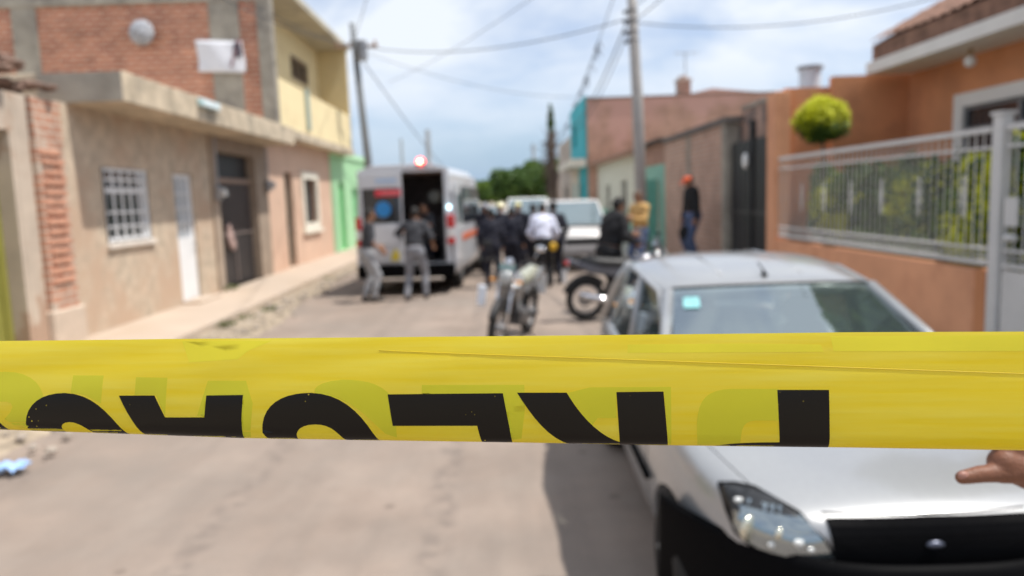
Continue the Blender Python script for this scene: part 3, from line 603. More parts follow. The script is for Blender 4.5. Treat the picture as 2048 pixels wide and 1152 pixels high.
for i, (x, y0, y1, h, c, lab) in enumerate(((3.9, 41, 49, 5.0, (.50, .44, .37), 'tall beige house past the turquoise front'), (3.9, 49.2, 58, 3.4, (.46, .36, .29), 'low brown house farthest along the right side'))):
    o = thing('distant_house', lab, 'house', (x, y0, 0), group='far houses on the right')
    m = MB(); m.wall('Y', x, x+.2, y0, y1, 0, h, holes=[(y0+1.2, y0+2.2, .15, 2.4), (y0+3.4, y0+4.8, 1.1, 2.3)]); m.box(x+.2, 10, y0, y0+.2, 0, h); m.build('wall', mat('distant wall %d' % i, c, .9), o, True)
    m = MB(); m.box(x+.1, x+.14, y0+1.2, y0+2.2, .15, 2.4); m.build('door', mat('far door', (.12, .09, .07), .7), o, True)
    m = MB(); m.box(x+.1, x+.14, y0+3.4, y0+4.8, 1.1, 2.3); m.build('window', dark_glass, o, True)

# far trees, each its own
far = [(-9.5, 66, 2.7, 2.6, 1.6), (-4.4, 72, 2.6, 2.4, 1.5), (-1.2, 74, 2.5, 1.8, 1.3), (1.0, 66, 3.0, 2.1, 1.8), (3.0, 68, 3.3, 2.4, 2.2), (5.0, 62, 3.0, 2.1, 1.9), (7.6, 66, 3.2, 2.6, 2.2), (-6.8, 82, 3.2, 3, 2.0)]
ft = ['bushy far tree hidden partly by the green house corner', 'far tree behind the left side of the ambulance', 'low yellowish green tree at the left end of the far treeline', 'rounded mid green tree second from the left end of the far treeline', 'tallest dense green tree in the middle of the far treeline', 'dark tree behind the bare brown trunk', 'far tree behind the beige house', 'distant tree beyond the low far houses']
for i, (x, y, z, rr, rz_) in enumerate(far):
    shrub('tree', ft[i], 'tree', (x, y, z), (rr, rr, rz_), 4200, .30, ([foil_mid, foil_green] if i == 2 else [foil_green, foil_mid]), 90+i, lumps=16, mix=(.6, .4), group='trees closing the end of the street')
# bare brown shrubby trunk
t = thing('bare_tree', 'bare brown tree with a tangle of dead branches before the far green trees', 'tree', (3.05, 44, 0))
m = MB(); m.tube([(0, 0, 0), (.05, 0, 2.5), (0, 0, 5.2), (.05, 0, 6.9)], [.28, .22, .16, .07], 8); m.build('trunk', bark, t)
m = MB(); rn = random.Random(5)
for i in range(260):
    z = rn.uniform(1.4, 5.2); a = rn.uniform(0, 6.28); l = rn.uniform(.3, .85)*(1.1-abs(z-3.6)/3.2)
    m.tube([(0, 0, z), (l*.5*math.cos(a), l*.5*math.sin(a), z+.2), (l*math.cos(a+.3), l*math.sin(a+.3), z+rn.uniform(.1, .8))], [.045, .03, .01], 5)
m.build('dead_branches', mat('dead wood', (.17, .125, .105), .9, var=.25), t)
m = MB(); leafclump(m, (.02, 0, 6.1), (.2, .2, 1.0), 300, .16, rn); m.build('ivy', foil_green, t)

# ------------------------------------------------------------ utility poles and cables
pole_m = mat('pole concrete', (.40, .38, .36), .85, var=.12, scale=2, bump=.15)
pg = 'utility poles'
t = thing('utility_pole', 'tall grey concrete utility pole on the right pavement edge, nearest of the poles', 'pole', (3.22, 17.5, .1), group=pg)
m = MB(); m.tube([(.09, 0, 0), (0, 0, 3.9), (-.23, 0, 9.6)], [.135, .125, .075], 12); m.build('shaft', pole_m, t, smooth=True)
m = MB(); m.tube([(-.06, 0, 3.9), (-.14, 0, 6.2)], .03, 6)
for z in (5.15, 5.35, 5.6, 5.8): m.box(-.22, .02, -.11, .11, z, z+.03); m.ell((-.25, 0, z), .05, 8, 6)
m.build('clamps', mat('dark clamps', (.10, .10, .11), .6), t)
m = MB(); m.box(-1.0, .9, -.05, .05, 8.9, 9.0); m.build('crossarm', metal_grey, t)
t = thing('utility_pole', 'leaning dark pole with a transformer, behind the yellow house corner', 'pole', (-4.45, 26, 0), group=pg)
m = MB(); m.tube([(-.02, 0, 0), (0, 0, 3.3), (-.28, 0, 7.8)], [.15, .13, .09], 12); m.build('shaft', mat('dark pole', (.17, .18, .19), .8), t, smooth=True)
m = MB(); m.tube([(.02, -.2, 6.55), (.02, -.2, 7.15)], .2, 16); m.ell((.02, -.2, 7.15), (.2, .2, .07)); m.build('transformer', mat('transformer grey', (.22, .23, .25), .5), t)
m = MB(); m.box(-.9, .55, -.05, .05, 7.0, 7.08)
for x in (-.8, -.35, .45): m.ell((x, 0, 7.16), (.05, .05, .09), 8, 6)
m.build('crossarm', mat('orange brown arm', (.40, .27, .20), .7), t)
for i, (x, y, h, r, lab) in enumerate(((-3.66, 40, 5.5, .16, 'thick short pole rising right behind the ambulance roof light'), (-4.3, 34, 4.6, .07, 'slim pole just right of the leaning transformer pole'), (3.6, 78, 7.2, .2, 'very far thin pole above the green treeline'))):
    t = thing('utility_pole', lab, 'pole', (x, y, 0), group=pg)
    m = MB(); m.tube([(0, 0, 0), (0, 0, h)], [r, r*.8], 10); m.build('shaft', mat('pale pole', (.42, .44, .46), .8), t)
    if h > 7: m = MB(); m.box(-.4, .4, -.04, .04, h-.5, h-.42); m.build('crossarm', metal_grey, t)
cab_m = mat('cable black', (.05, .055, .065), .6, var=0)
def cable(a, b, sag, r, lab, n=20):
    a = Vector(a); b = Vector(b); pts = []
    for i in range(n+1):
        k = i/n; p = a.lerp(b, k); p.z -= 4*sag*k*(1-k); pts.append(p)
    m = MB(); m.tube(pts, r*.62, 6); o = m.build('cable', cab_m); tag(o, lab, 'cable', 'overhead cables'); return o
P1 = (3.0, 17.5, 5.7)
for a, b, s, r, lab in (
    ((-4.73, 26, 7.1), (3.0, 17.5, 5.75), .45, .022, 'long sagging cable from the transformer pole to the grey concrete pole'),
    (P1, (12.3, 15.0, 6.6), .75, .018, 'sagging cable leaving the concrete pole toward the tiled roof'),
    ((3.0, 17.5, 5.9), (4.6, 6.0, 6.6), .25, .016, 'upper cable rising from the concrete pole over the pavement'),
    ((3.02, 17.5, 5.6), (4.1, 6.0, 6.3), .3, .02, 'lower cable rising from the concrete pole over the pavement'),
    ((3.0, 17.4, 5.7), (3.7, 40, 5.3), .5, .03, 'bundled cable sloping down behind the concrete pole'),
    ((3.0, 17.4, 5.4), (3.5, 41, 5.0), .7, .02, 'lower loose cable sloping down behind the concrete pole'),
    ((-4.4, 26, 6.5), (-3.0, 52, 3.2), .25, .03, 'cable slanting down to the right from the transformer pole'),
    ((-4.73, 26, 7.2), (-.4, 8, 7.2), .4, .016, 'cable from the transformer pole passing over the street'),
    ((-4.6, 33, 6.9), (3.2, 12, 6.6), .3, .014, 'thin cable crossing high over the middle of the street'),
    ((-4.73, 26, 7.1), (-5.3, 9.5, 5.6), .35, .022, 'cable along the front of the red brick gable'),
    ((-4.7, 26, 7.0), (-6.2, 9.0, 6.3), .3, .018, 'upper cable crossing in front of the red brick gable'),
    ((-4.73, 26, 7.0), (4.5, 36, 6.4), .5, .016, 'faint sagging cable from the transformer pole to the turquoise house')):
    cable(a, b, s, r, lab)
# frayed cable bundle hanging over the street toward the far poles
m = MB(); rn = random.Random(3); A = Vector((4.0, 24, 8.6)); B = Vector((5.4, 78, 6.6)); pts = []
for i in range(31):
    k = (i/30)**1.6; p = A.lerp(B, k); p.z -= 4*.9*k*(1-k); pts.append(p)
m.tube(pts, .015, 6)
for i in range(80):
    k = rn.choice([rn.uniform(.12, .42), rn.uniform(.1, .95)]); p = A.lerp(B, k); p.z -= 4*.9*k*(1-k)
    m.tube([p, p+Vector((rn.uniform(-.2, .2), 0, -rn.uniform(.05, .45)))], .02, 5)
tag(m.build('cable', cab_m), 'ragged cable bundle with hanging strands over the far street', 'cable', 'overhead cables')
#@@PART2
# ------------------------------------------------------------ silver car (local: nose at y=0, tail toward +y, centre line x=0)
car = thing('parked_car', 'silver sedan with black front bumper parked facing the camera, just behind the tape', 'car', (1.385, 2.33, 0), R(-1.4))
silver = mat('silver car paint', (.34, .345, .35), .30, metal=.35, var=.03, scale=40, coat=.8, spec=.6)
blk = mat('black bumper plastic', (.004, .004, .0045), .5, var=.1, scale=30, spec=.03)
glass = mat('windscreen glass', (.045, .055, .055), .06, var=0, spec=1.0, ior=2.3)
# stations: y, half width, centre top z, shoulder z, belt z (widest), bottom z
ST = [(-.0, .36, .70, .69, .60, .26), (.03, .46, .757, .74, .58, .23), (.12, .575, .795, .775, .58, .21), (.27, .665, .832, .806, .58, .2), (.5, .72, .868, .838, .58, .2), (.78, .75, .90, .865, .58, .2), (1.05, .765, .925, .885, .58, .2),
      (1.5, .77, .93, .90, .58, .2), (2.2, .77, .93, .91, .58, .2), (2.9, .765, .945, .92, .6, .2), (3.15, .755, .965, .935, .6, .22), (3.5, .74, .97, .935, .6, .24), (3.78, .70, .955, .91, .6, .28), (3.9, .60, .90, .86, .6, .32), (3.93, .50, .70, .70, .55, .36)]
def sect(s):
    y, w, zc, zs, zb, z0 = s
    H = [(0, zc), (w*.35, zc-.004), (w*.66, zc-.018), (w*.86, zs-.005), (w*.945, zs-.04), (w*.99, (zs+zb)/2), (w*1.0, zb-.03), (w*.99, .42 if z0 < .42 else z0+.05), (w*.94, z0+.03), (w*.75, z0), (0, z0)]
    return [(x, y, z) for x, z in H]+[(-x, y, z) for x, z in H[-2:0:-1]]
def loft(sections, cap=True):
    m = MB(); rr = [[m.b.verts.new(p) for p in s] for s in sections]; n = len(rr[0])
    for A, B in zip(rr, rr[1:]):
        for k in range(n): m.b.faces.new((A[k], A[(k+1) % n], B[(k+1) % n], B[k]))
    if cap: m.b.faces.new(rr[0][::-1]); m.b.faces.new(rr[-1])
    return m
body = loft([sect(s) for s in ST]).build('body', silver, car, smooth=True, sub=2)
def cutter(x0, x1, y, z, r):
    m = MB(); m.tube([(x0, y, z), (x1, y, z)], r, 40); me = bpy.data.meshes.new('cut'); bmesh.ops.recalc_face_normals(m.b, faces=m.b.faces[:]); m.b.to_mesh(me); m.b.free(); o = bpy.data.objects.new('cut', me); COL.objects.link(o); o.parent = car; return o
def bake(o, cutters=()):
    for c in cutters:
        q = o.modifiers.new('c', 'BOOLEAN'); q.object = c; q.operation = 'DIFFERENCE'; q.solver = 'FAST' if False else 'EXACT'
    bpy.context.view_layer.update()
    dg = bpy.context.evaluated_depsgraph_get(); me = bpy.data.meshes.new_from_object(o.evaluated_get(dg)); o.modifiers.clear(); o.data = me
    for c in cutters: bpy.data.objects.remove(c)
    me.shade_smooth()
    return me
WH = ((.66, .28), (3.1, .28))
cs = [cutter(sx*.52, sx*1.0, y, z, .335) for sx in (-1, 1) for y, z in WH]
me = bake(body, cs)
# smooth shading but sharp arch edges
me.set_sharp_from_angle(angle=R(45))
# greenhouse: roof with pillars as one shell, glass inset panels
def gh(y, w0, z0, w1, z1): pass
RS = [(1.60, .505, 1.345), (1.70, .55, 1.378), (1.9, .585, 1.412), (2.25, .605, 1.446), (2.6, .60, 1.452), (2.9, .575, 1.425), (3.04, .53, 1.385)]
def rsec(s):
    y, w, z = s; H = [(0, z), (w*.45, z-.006), (w*.8, z-.024), (w*.97, z-.055), (w*1.02, z-.085), (w*.98, z-.10), (w*.7, z-.06), (0, z-.035)]
    return [(x, y, zz) for x, zz in H]+[(-x, y, zz) for x, zz in H[-2:0:-1]]
roof_o = loft([rsec(s) for s in RS]).build('roof', silver, car, smooth=True, sub=2)
m = MB()
for x in (-.22, .22): m.tube([(x, 1.78, 1.384), (x, 2.25, 1.440), (x, 2.6, 1.446), (x, 2.85, 1.425)], .006, 6)
m.build('roof_rib', silver, roof_o, smooth=True)
for sx in (-1, 1):
    m = MB(); m.tube([(sx*.70, .88, .875), (sx*.635, 1.25, 1.12), (sx*.54, 1.64, 1.315)], [.032, .030, .034], 8); m.build('front_pillar', silver, car, smooth=True)
    m = MB(); m.tube([(sx*.695, 2.06, .88), (sx*.595, 2.12, 1.35)], [.028, .026], 8); m.build('middle_pillar', mat('pillar grey', (.35, .36, .38), .4, metal=.3, var=.05), car, smooth=True)
    m = MB(); m.tube([(sx*.675, 3.42, .92), (sx*.61, 3.22, 1.15), (sx*.545, 2.98, 1.335)], [.05, .052, .045], 8); m.build('rear_pillar', silver, car, smooth=True)
    m = MB(); m.tube([(sx*.635, 1.24, 1.12), (sx*.58, 1.7, 1.31), (sx*.605, 2.2, 1.365), (sx*.575, 2.9, 1.34)], [.012, .014, .014, .014], 6); m.build('window_trim', silver, car, smooth=True)
def ws(u, v):
    a = (2*u-1); y = .85+.80*v-.10*(1-a*a); w = .685*(1-v)+.525*v; z = .895+.437*v+.045*v*(1-v)*0+.02*(1-a*a)*v
    return (a*w, y, z)
def thick(o, t=.005):
    q = o.modifiers.new('s', 'SOLIDIFY'); q.thickness = t; return o
def glassmat():
    if 'car window glass' in MATS: return MATS['car window glass']
    m = bpy.data.materials.new('car window glass'); m.use_nodes = True; t = m.node_tree; o = t.nodes['Material Output']; t.nodes.remove(t.nodes['Principled BSDF'])
    g1 = N(t, 'ShaderNodeBsdfGlossy', _Roughness=.03); g1.inputs[0].default_value = (.86, .95, 1, 1)
    tr = N(t, 'ShaderNodeBsdfTransparent'); tr.inputs[0].default_value = (.42, .50, .48, 1)
    fr = N(t, 'ShaderNodeFresnel', _IOR=4.2); mxs = N(t, 'ShaderNodeMixShader')
    t.links.new(fr.outputs[0], mxs.inputs[0]); t.links.new(tr.outputs[0], mxs.inputs[1]); t.links.new(g1.outputs[0], mxs.inputs[2])
    du = N(t, 'ShaderNodeBsdfDiffuse'); du.inputs[0].default_value = (.42, .55, .56, 1); m2 = N(t, 'ShaderNodeMixShader'); m2.inputs[0].default_value = .06
    t.links.new(mxs.outputs[0], m2.inputs[1]); t.links.new(du.outputs[0], m2.inputs[2]); t.links.new(m2.outputs[0], o.inputs[0]); MATS['car window glass'] = m; return m
gl = glassmat()
wso = grid(ws, 20, 12).build('windscreen', gl, car, smooth=True)
m = MB(); m.tube([ws(k/20, 0) for k in range(21)]+[ws(1, 1)]+[ws(1-k/20, 1) for k in range(21)]+[ws(0, 0)], .009, 6); m.build('rubber_seal', rubber, wso, smooth=True)
def st(u, v): 
    x, y, z = ws(.055+.07*u, .80+.10*v); return (x, y-.004, z+.006)
thick(grid(st, 4, 4).build('sticker', mat('pale turquoise sticker', (.25, .55, .56), .5, var=.35, scale=30), wso), .001)
def bw(u, v): a = 2*u-1; return (a*(.53*(1-v)+.62*v), 3.0+.46*v+.04*(1-a*a), 1.36-.40*v+.01*(1-a*a))
grid(bw, 16, 8).build('rear_window', gl, car, smooth=True)
for sx in (-1, 1):
    m = MB(); m.b.faces.new([m.b.verts.new(p) for p in ((sx*.69, 1.0, .90), (sx*.695, 2.04, .90), (sx*.60, 2.1, 1.36), (sx*.575, 1.68, 1.30), (sx*.64, 1.25, 1.12))]); m.build('side_window', gl, car)
    m = MB(); m.b.faces.new([m.b.verts.new(p) for p in ((sx*.695, 2.10, .90), (sx*.68, 3.05, .92), (sx*.64, 3.15, 1.10), (sx*.57, 2.93, 1.33), (sx*.60, 2.15, 1.36))]); m.build('side_window', gl, car)
    m = MB(); m.ell((sx*.83, 1.02, .97), (.095, .045, .06), 14, 10); m.tube([(sx*.70, 1.05, .92), (sx*.78, 1.03, .95)], .02); m.build('side_mirror', silver, car, smooth=True)
    m = MB(); m.tube([(sx*.772, 1.0, .54), (sx*.778, 2.0, .55), (sx*.77, 2.75, .56)], .016, 6); m.build('side_moulding', blk, car, smooth=True)
# interior
inn = mat('car interior', (.045, .045, .047), .85, var=.2)
m = MB(); m.prism([(.78, .80), (1.25, .86), (1.3, .70), (.9, .6)], 'X', -.62, .62); m.build('dashboard', inn, car, bevel=.02)
for sx in (-.3, .3):
    m = MB(); m.ell((sx, 1.95, .78), (.2, .09, .34), 16, 12); m.ell((sx, 1.99, 1.15), (.12, .05, .085), 14, 10); m.box(sx-.2, sx+.2, 1.55, 1.95, .42, .55); m.build('front_seat', inn, car, smooth=True)
m = MB(); m.ell((0, 2.85, .8), (.58, .12, .24), 16, 10); m.build('rear_seat', inn, car, smooth=True)
m = MB(); m.torus((.3, 1.4, .93), .17, .014, 'Y', 28, 8); m.tube([(.14, 1.4, .93), (.46, 1.4, .93)], .015); m.build('steering_wheel', inn, car, smooth=True)
# hood seam lines and raised bulge
from mathutils.bvhtree import BVHTree
bvh = BVHTree.FromPolygons([v.co.copy() for v in me.vertices], [list(p.vertices) for p in me.polygons])
def ontop(x, y): 
    h = bvh.ray_cast(Vector((x, y, 2)), Vector((0, 0, -1))); return h[0] if h[0] else Vector((x, y, .8))
def onfront(x, z):
    h = bvh.ray_cast(Vector((x, -2, z)), Vector((0, 1, 0))); return h[0] if h[0] else Vector((x, .3, z))
m = MB()
for sx in (-1, 1): m.tube([ontop(sx*(.46+.19*(k/14)**.6), .11+.74*k/14)+Vector((0, 0, -.002)) for k in range(15)], .0035, 5)
m.tube([onfront(-.34+.68*k/24, .755)+Vector((0, -.0, 0)) for k in range(25)], .004, 5)
m.build('bonnet_seam', blk, car)
def patchf(poly, off, thickness, nsub=3):
    """polygon in (x,z) laid over the nose of the car"""
    b = bmesh.new(); f = b.faces.new([b.verts.new((x, 0, z)) for x, z in poly]); 
    xs = [p[0] for p in poly]; zs = [p[1] for p in poly]
    for k in range(1, 14):
        x = min(xs)+(max(xs)-min(xs))*k/14; bmesh.ops.bisect_plane(b, geom=b.verts[:]+b.edges[:]+b.faces[:], plane_co=(x, 0, 0), plane_no=(1, 0, 0))
    for k in range(1, 7):
        z = min(zs)+(max(zs)-min(zs))*k/7; bmesh.ops.bisect_plane(b, geom=b.verts[:]+b.edges[:]+b.faces[:], plane_co=(0, 0, z), plane_no=(0, 0, 1))
    for v in b.verts:
        h = onfront(v.co.x, v.co.z); v.co = h+Vector((0, -off, 0))
    m = MB(); m.b.free(); m.b = b; return m
HL = [(-.622, .775), (-.575, .79), (-.52, .792), (-.415, .757), (-.345, .675), (-.325, .635), (-.355, .628), (-.445, .622), (-.565, .625), (-.60, .65), (-.618, .71)]
lens = mat('headlight lens', (.55, .58, .6), .05, var=0, spec=1, ior=1.6, alpha=.25)
for sx in (-1, 1):
    pl = [(x*(-sx), z) for x, z in HL]
    if sx > 0: pl = pl[::-1]
    hl = patchf(pl, .004, 0).build('headlight', mat('headlight housing', (.035, .036, .038), .3, metal=.3, var=.8, scale=16), car, smooth=True)
    thick(hl, .012).modifiers['s'].offset = 0
    for x, z, r in ((-.560, .680, .050), (-.480, .690, .024)):
        m = MB(); m.ell(onfront(x*-sx, z)+Vector((0, -.004, 0)), (r, .012, r), 18, 12, Matrix.Rotation(sx*-.5, 4, 'Z'))
        m.build('reflector', mat('reflector', (.75, .72, .58), .16, metal=.8, var=.45, scale=30), hl, smooth=True)
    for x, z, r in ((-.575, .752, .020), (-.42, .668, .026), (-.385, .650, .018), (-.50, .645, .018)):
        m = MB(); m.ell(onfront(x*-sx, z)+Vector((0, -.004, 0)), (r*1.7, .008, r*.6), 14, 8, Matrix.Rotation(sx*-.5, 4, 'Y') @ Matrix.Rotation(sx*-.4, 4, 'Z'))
        m.build('lens_highlight', mat('lamp highlight', (.86, .88, .86), .2, metal=.3, var=0), hl, smooth=True)  # pale ovals painted in as bright highlights inside the headlight
    lc = patchf(pl, .016, 0).build('lens_cover', gl, hl, smooth=True)
    m = MB(); m.tube([onfront(x, z)+Vector((0, -.012, 0)) for x, z in pl+[pl[0]]], .007, 6); m.build('headlight_seal', blk, hl)
# grille opening + bumper
gp = [(-.335, .746), (0, .752), (.335, .746), (.315, .58), (0, .575), (-.315, .58)]
gr = patchf(gp, .006, 0).build('grille', blk, car); thick(gr, .01).modifiers['s'].offset = 0
m = MB(); p = onfront(0, .672); m.ell(p+Vector((0, -.02, 0)), (.030, .010, .014), 20, 10); m.build('badge', mat('badge metal', (.12, .13, .17), .35, metal=.8, var=0), gr, smooth=True)
# bumper wraps the nose
bs_ = []
for i in range(31):
    a = -1+2*i/30; t_ = abs(a)**2.2
    x = .80*math.sin(a*math.pi/2*.98) if abs(a) < 1 else .8*a
    yy = -.085+.52*t_**1.6; bs_.append((x, -.095+.65*(abs(x)/.79)**3.2))
secs = []
for x, yy in bs_:
    zt = .66; k = .07
    nx, ny = 0, 1
    dz = .0
    secs.append([(x, yy+.02, zt+dz*1.5), (x, yy-.012, zt-.03+dz), (x, yy-.02, .45), (x, yy-.01, .34), (x, yy+.03, .24), (x, yy+.10, .2), (x*.94, yy+.16, .3), (x*.94, yy+.13, .5)])
bp = loft(secs).build('bumper', blk, car, smooth=True, sub=1)
m = MB()
for z in (.30, .40): m.box(-.40, .40, -.115, -.10, z, z+.05)
m.build('lower_intake', mat('intake black', (.004, .004, .004), .7, var=0), bp, bevel=.01)
m = MB(); m.box(-.16, .16, -.125, -.112, .425, .50); m.build('number_plate_holder', mat('plate holder', (.05, .05, .05), .5), bp, bevel=.006)
m = MB(); m.tube([(-.70, 3.9, .55), (0, 3.98, .55), (.70, 3.9, .55)], .07, 10); m.build('rear_bumper', blk, car, smooth=True)
def wheel(t, x, y, r, w, sx):
    m = MB(); m.torus((x, y, r), r-w*.42, w*.5, 'X', 40, 12); wo_ = m.build('wheel', rubber, t, smooth=True)
    m = MB(); m.tube([(x-w*.3, y, r), (x+w*.3, y, r)], r*.62, 28)
    for k in range(7):
        a = k*2*math.pi/7; m.tube([(x+sx*w*.36, y, r), (x+sx*w*.36, y+r*.58*math.cos(a), r+r*.58*math.sin(a))], .022, 6)
    m.build('rim', mat('hubcap grey', (.42, .43, .44), .35, metal=.6, var=.1), wo_)
    return wo_
for sx in (-1, 1):
    for y, z in WH: wheel(car, sx*.68, y, .285, .17, sx)
m = MB(); m.tube([(0, 1.72, 1.385), (0, 1.75, 1.41), (0, 1.84, 1.44)], [.012, .005, .003], 8); m.ell((0, 1.72, 1.386), (.016, .024, .012), 12, 8); m.build('antenna', blk, car, smooth=True)
m = MB()
for x0 in (-.45, .1): m.tube([(x0, .80, .91), (x0+.25, .84, .925), (x0+.50, .83, .93)], .008, 6)
m.build('wiper', blk, car)
m = MB(); m.b.verts.ensure_lookup_table()
for sx in (-1, 1):
    for yv in (1.08, 2.08, 2.98):
        pts = []
        for k in range(9):
            z = .30+k*.07; h = bvh.ray_cast(Vector((sx*2, yv, z)), Vector((-sx, 0, 0)))
            if h[0]: pts.append(h[0])
        if len(pts) > 2: m.tube(pts, .003, 4)
m.build('door_seam', blk, car)

# ------------------------------------------------------------ ambulance (local: rear face at y=0, front toward +y)
van = thing('ambulance', 'white high roof ambulance van seen from behind with its rear doorway open', 'ambulance', (-1.90, 14.92, 0), R(-4.6))
vw = mat('ambulance white', (.58, .59, .62), .3, var=.04, coat=.5)
def vsec(y, k=1.0, zt=2.56, wz=1.0):
    H = [(0, zt), (.55*wz, zt-.01), (.80*wz, zt-.07), (.885*wz, zt-.20), (.93*wz, zt-.7), (.985*wz, 1.25), (1.0*wz, .95), (1.0*wz, .5), (.95*wz, .36), (0, .36)]
    return [(x, y, z) for x, z in H]+[(-x, y, z) for x, z in H[-2:0:-1]]
def inner(s, k=.94): return [(x*k, y, (z-1.4)*k+1.42) for x, y, z in s]
S_ = [vsec(.02), vsec(1.5), vsec(3.2), vsec(4.0), vsec(4.35, zt=2.42, wz=.98)]
m = MB(); outr = [[m.b.verts.new(p) for p in s] for s in S_]; inr = [[m.b.verts.new(p) for p in inner(s)] for s in S_[:3]]; n = len(outr[0])
for L in (outr, inr):
    for A, B in zip(L, L[1:]):
        for k in range(n): m.b.faces.new((A[k], A[(k+1) % n], B[(k+1) % n], B[k]))
for k in range(n): m.b.faces.new((outr[0][k], outr[0][(k+1) % n], inr[0][(k+1) % n], inr[0][k]))
m.b.faces.new(inr[-1]); m.b.faces.new(outr[-1])
vb = m.build('body', vw, van)
m = MB()
m.prism([(4.35, .36), (4.35, 2.42), (4.9, 1.95), (5.25, 1.30), (5.85, 1.02), (6.0, .8), (6.0, .36)], 'X', -.93, .93); m.build('cab', vw, van, bevel=.06)
m = MB(); m.prism([(4.42, 2.34), (4.92, 1.93), (5.24, 1.36), (4.5, 1.36)], 'X', -.935, .935); m.build('cab_window', dark_glass, van)
# rear frame around the two doors
m = MB(); m.wall('X', -.02, .03, -.91, .91, .48, 2.46, holes=[(-.86, .80, .62, 2.41)]); m.build('rear_frame', vw, van, bevel=.015)
m = MB(); m.prism([(-.88, 2.462), (.88, 2.462), (.6, 2.56), (-.6, 2.56)], 'Y', -.03, .05); m.build('rear_header', vw, van, bevel=.015)
# closed left door
ld = MB(); ld.wall('X', -.06, -.02, -.86, -.02, .62, 2.42, holes=[(-.82, -.06, 1.42, 2.11)]); ldo = ld.build('left_door', vw, van, bevel=.01)
m = MB(); m.box(-.82, -.06, -.045, -.035, 1.42, 2.11); m.build('door_window', dark_glass, ldo)
m = MB(); m.tube([(-.40, -.075, 1.70), (-.40, -.065, 1.70)], .155, 28); m.build('blue_disc', mat('blue emblem', (.03, .25, .60), .4, var=0), ldo)
m = MB(); m.box(-.55, -.04, -.085, -.062, 1.95, 2.07); m.build('red_sign', mat('red sign', (.62, .04, .06), .4, var=.1), ldo, bevel=.01)
m = MB()
for i in range(7): m.box(-.42+i*.052, -.39+i*.052, -.088, -.085, 1.99, 2.03)
m.build('sign_marks', mat('sign marks', (.8, .35, .35), .5, var=0), ldo)
m = MB()
for i in range(6): m.box(-.52+i*.07, -.475+i*.07, -.066, -.06, 2.22, 2.29)
m.build('upper_marks', mat('faint blue marks', (.30, .48, .72), .5, var=0), ldo)
m = MB(); m.prism([(-.70, 1.36), (-.12, 1.38), (-.18, 1.0), (-.62, 1.0)], 'Y', -.075, -.06); m.build('lower_panel', mat('light panel', (.66, .66, .68), .4, var=.1), ldo, bevel=.02)
m = MB(); m.prism([(-.28, .80), (-.20, .93), (-.12, .80), (-.14, .68), (-.30, .68)], 'Y', -.072, -.06); m.build('yellow_mark', mat('yellow mark', (.70, .55, .05), .4, var=0), ldo)
m = MB(); m.box(-.10, -.05, -.10, -.06, 1.1, 1.28); m.build('door_handle', black_paint, ldo, bevel=.01)
# open right door folded back along the side
rd = MB(); rd.box(.98, 1.03, .05, .80, .60, 2.18); rdo = rd.build('right_door', vw, van, bevel=.02)
m = MB(); m.box(1.03, 1.036, .14, .72, 1.35, 1.95); m.build('door_window', dark_glass, rdo)
# interior
m = MB(); m.box(-.80, .88, .1, 3.2, .52, .60); m.build('cargo_floor', mat('van floor', (.12, .11, .11), .6), van)
m = MB(); m.box(-.84, .84, 3.0, 3.05, .6, 2.42); m.build('bulkhead', mat('van bulkhead', (.24, .19, .175), .7, var=.3), van)
m = MB(); m.box(-.84, -.45, .3, 2.8, .6, 1.7); m.box(.55, .80, .9, 2.8, .6, 1.5); m.build('cabinet', mat('van cabinet', (.10, .09, .095), .6, var=.3), van, bevel=.02)
m = MB(); m.box(.0, .42, .3, 2.2, .85, .98); m.box(.03, .07, .35, 2.1, .6, .85); m.box(.34, .38, .35, 2.1, .6, .85); m.build('stretcher', mat('stretcher', (.06, .07, .12), .6, var=.3), van, bevel=.02)
m = MB(); m.ell((.42, 1.2, 1.92), (.15, .12, .14)); m.build('equipment_bag', mat('pale bag', (.45, .45, .40), .7), van, smooth=True)
m = MB(); m.box(.0, .78, .15, 2.9, 2.38, 2.41); m.build('ceiling_liner', mat('van liner', (.22, .14, .12), .8, var=.3), van)
redl = mat('tail red', (.55, .02, .02), .2, var=.1, scale=20, coat=.5); clr = mat('tail clear', (.75, .72, .70), .15, var=0, coat=.5)
for sx in (-1, 1):
    m = MB(); m.box(sx*.84, sx*.985, -.06, .05, 1.30, 1.55); tl = m.build('tail_light', redl, van, bevel=.02)
    m = MB(); m.box(sx*.84, sx*.99, -.06, .05, .98, 1.10); m.build('tail_light', redl, van, bevel=.02)
    m = MB(); m.box(sx*.845, sx*.985, -.058, .05, 1.11, 1.29); m.build('clear_lens', clr, tl, bevel=.015)
m = MB(); m.ell((.905, -.08, 1.70), (.04, .03, .04)); m.build('sun_glint', mat('glint white', (.7, .9, 1), .3, var=0, emit=(.6, .9, 1), es=3.5), van, smooth=True)  # glowing bead added as the sun's glint on the tail, no lamp
m = MB(); m.tube([(.38, -.02, 2.53), (.38, -.02, 2.56)], .10, 16); bo = m.build('beacon', mat('beacon base', (.2, .03, .03), .4), van)
m = MB(); m.ell((.38, -.04, 2.60), (.085, .07, .08)); m.build('beacon_lens', mat('beacon red', (1, .1, .08), .3, var=0, emit=(1, .04, .03), es=5), bo, smooth=True)
m = MB(); m.ell((.38, -.108, 2.60), (.036, .014, .036)); m.build('beacon_bulb', mat('beacon bulb', (1, .8, .6), .3, var=0, emit=(1, .72, .42), es=9), bo, smooth=True)
m = MB(); m.box(-.97, .97, -.16, .06, .34, .60); m.build('rear_bumper', blk, van, bevel=.03)
m = MB(); m.box(-.55, .75, -.34, -.16, .30, .345); m.build('rear_step', mat('worn step', (.38, .33, .29), .6, var=.2), van, bevel=.01)
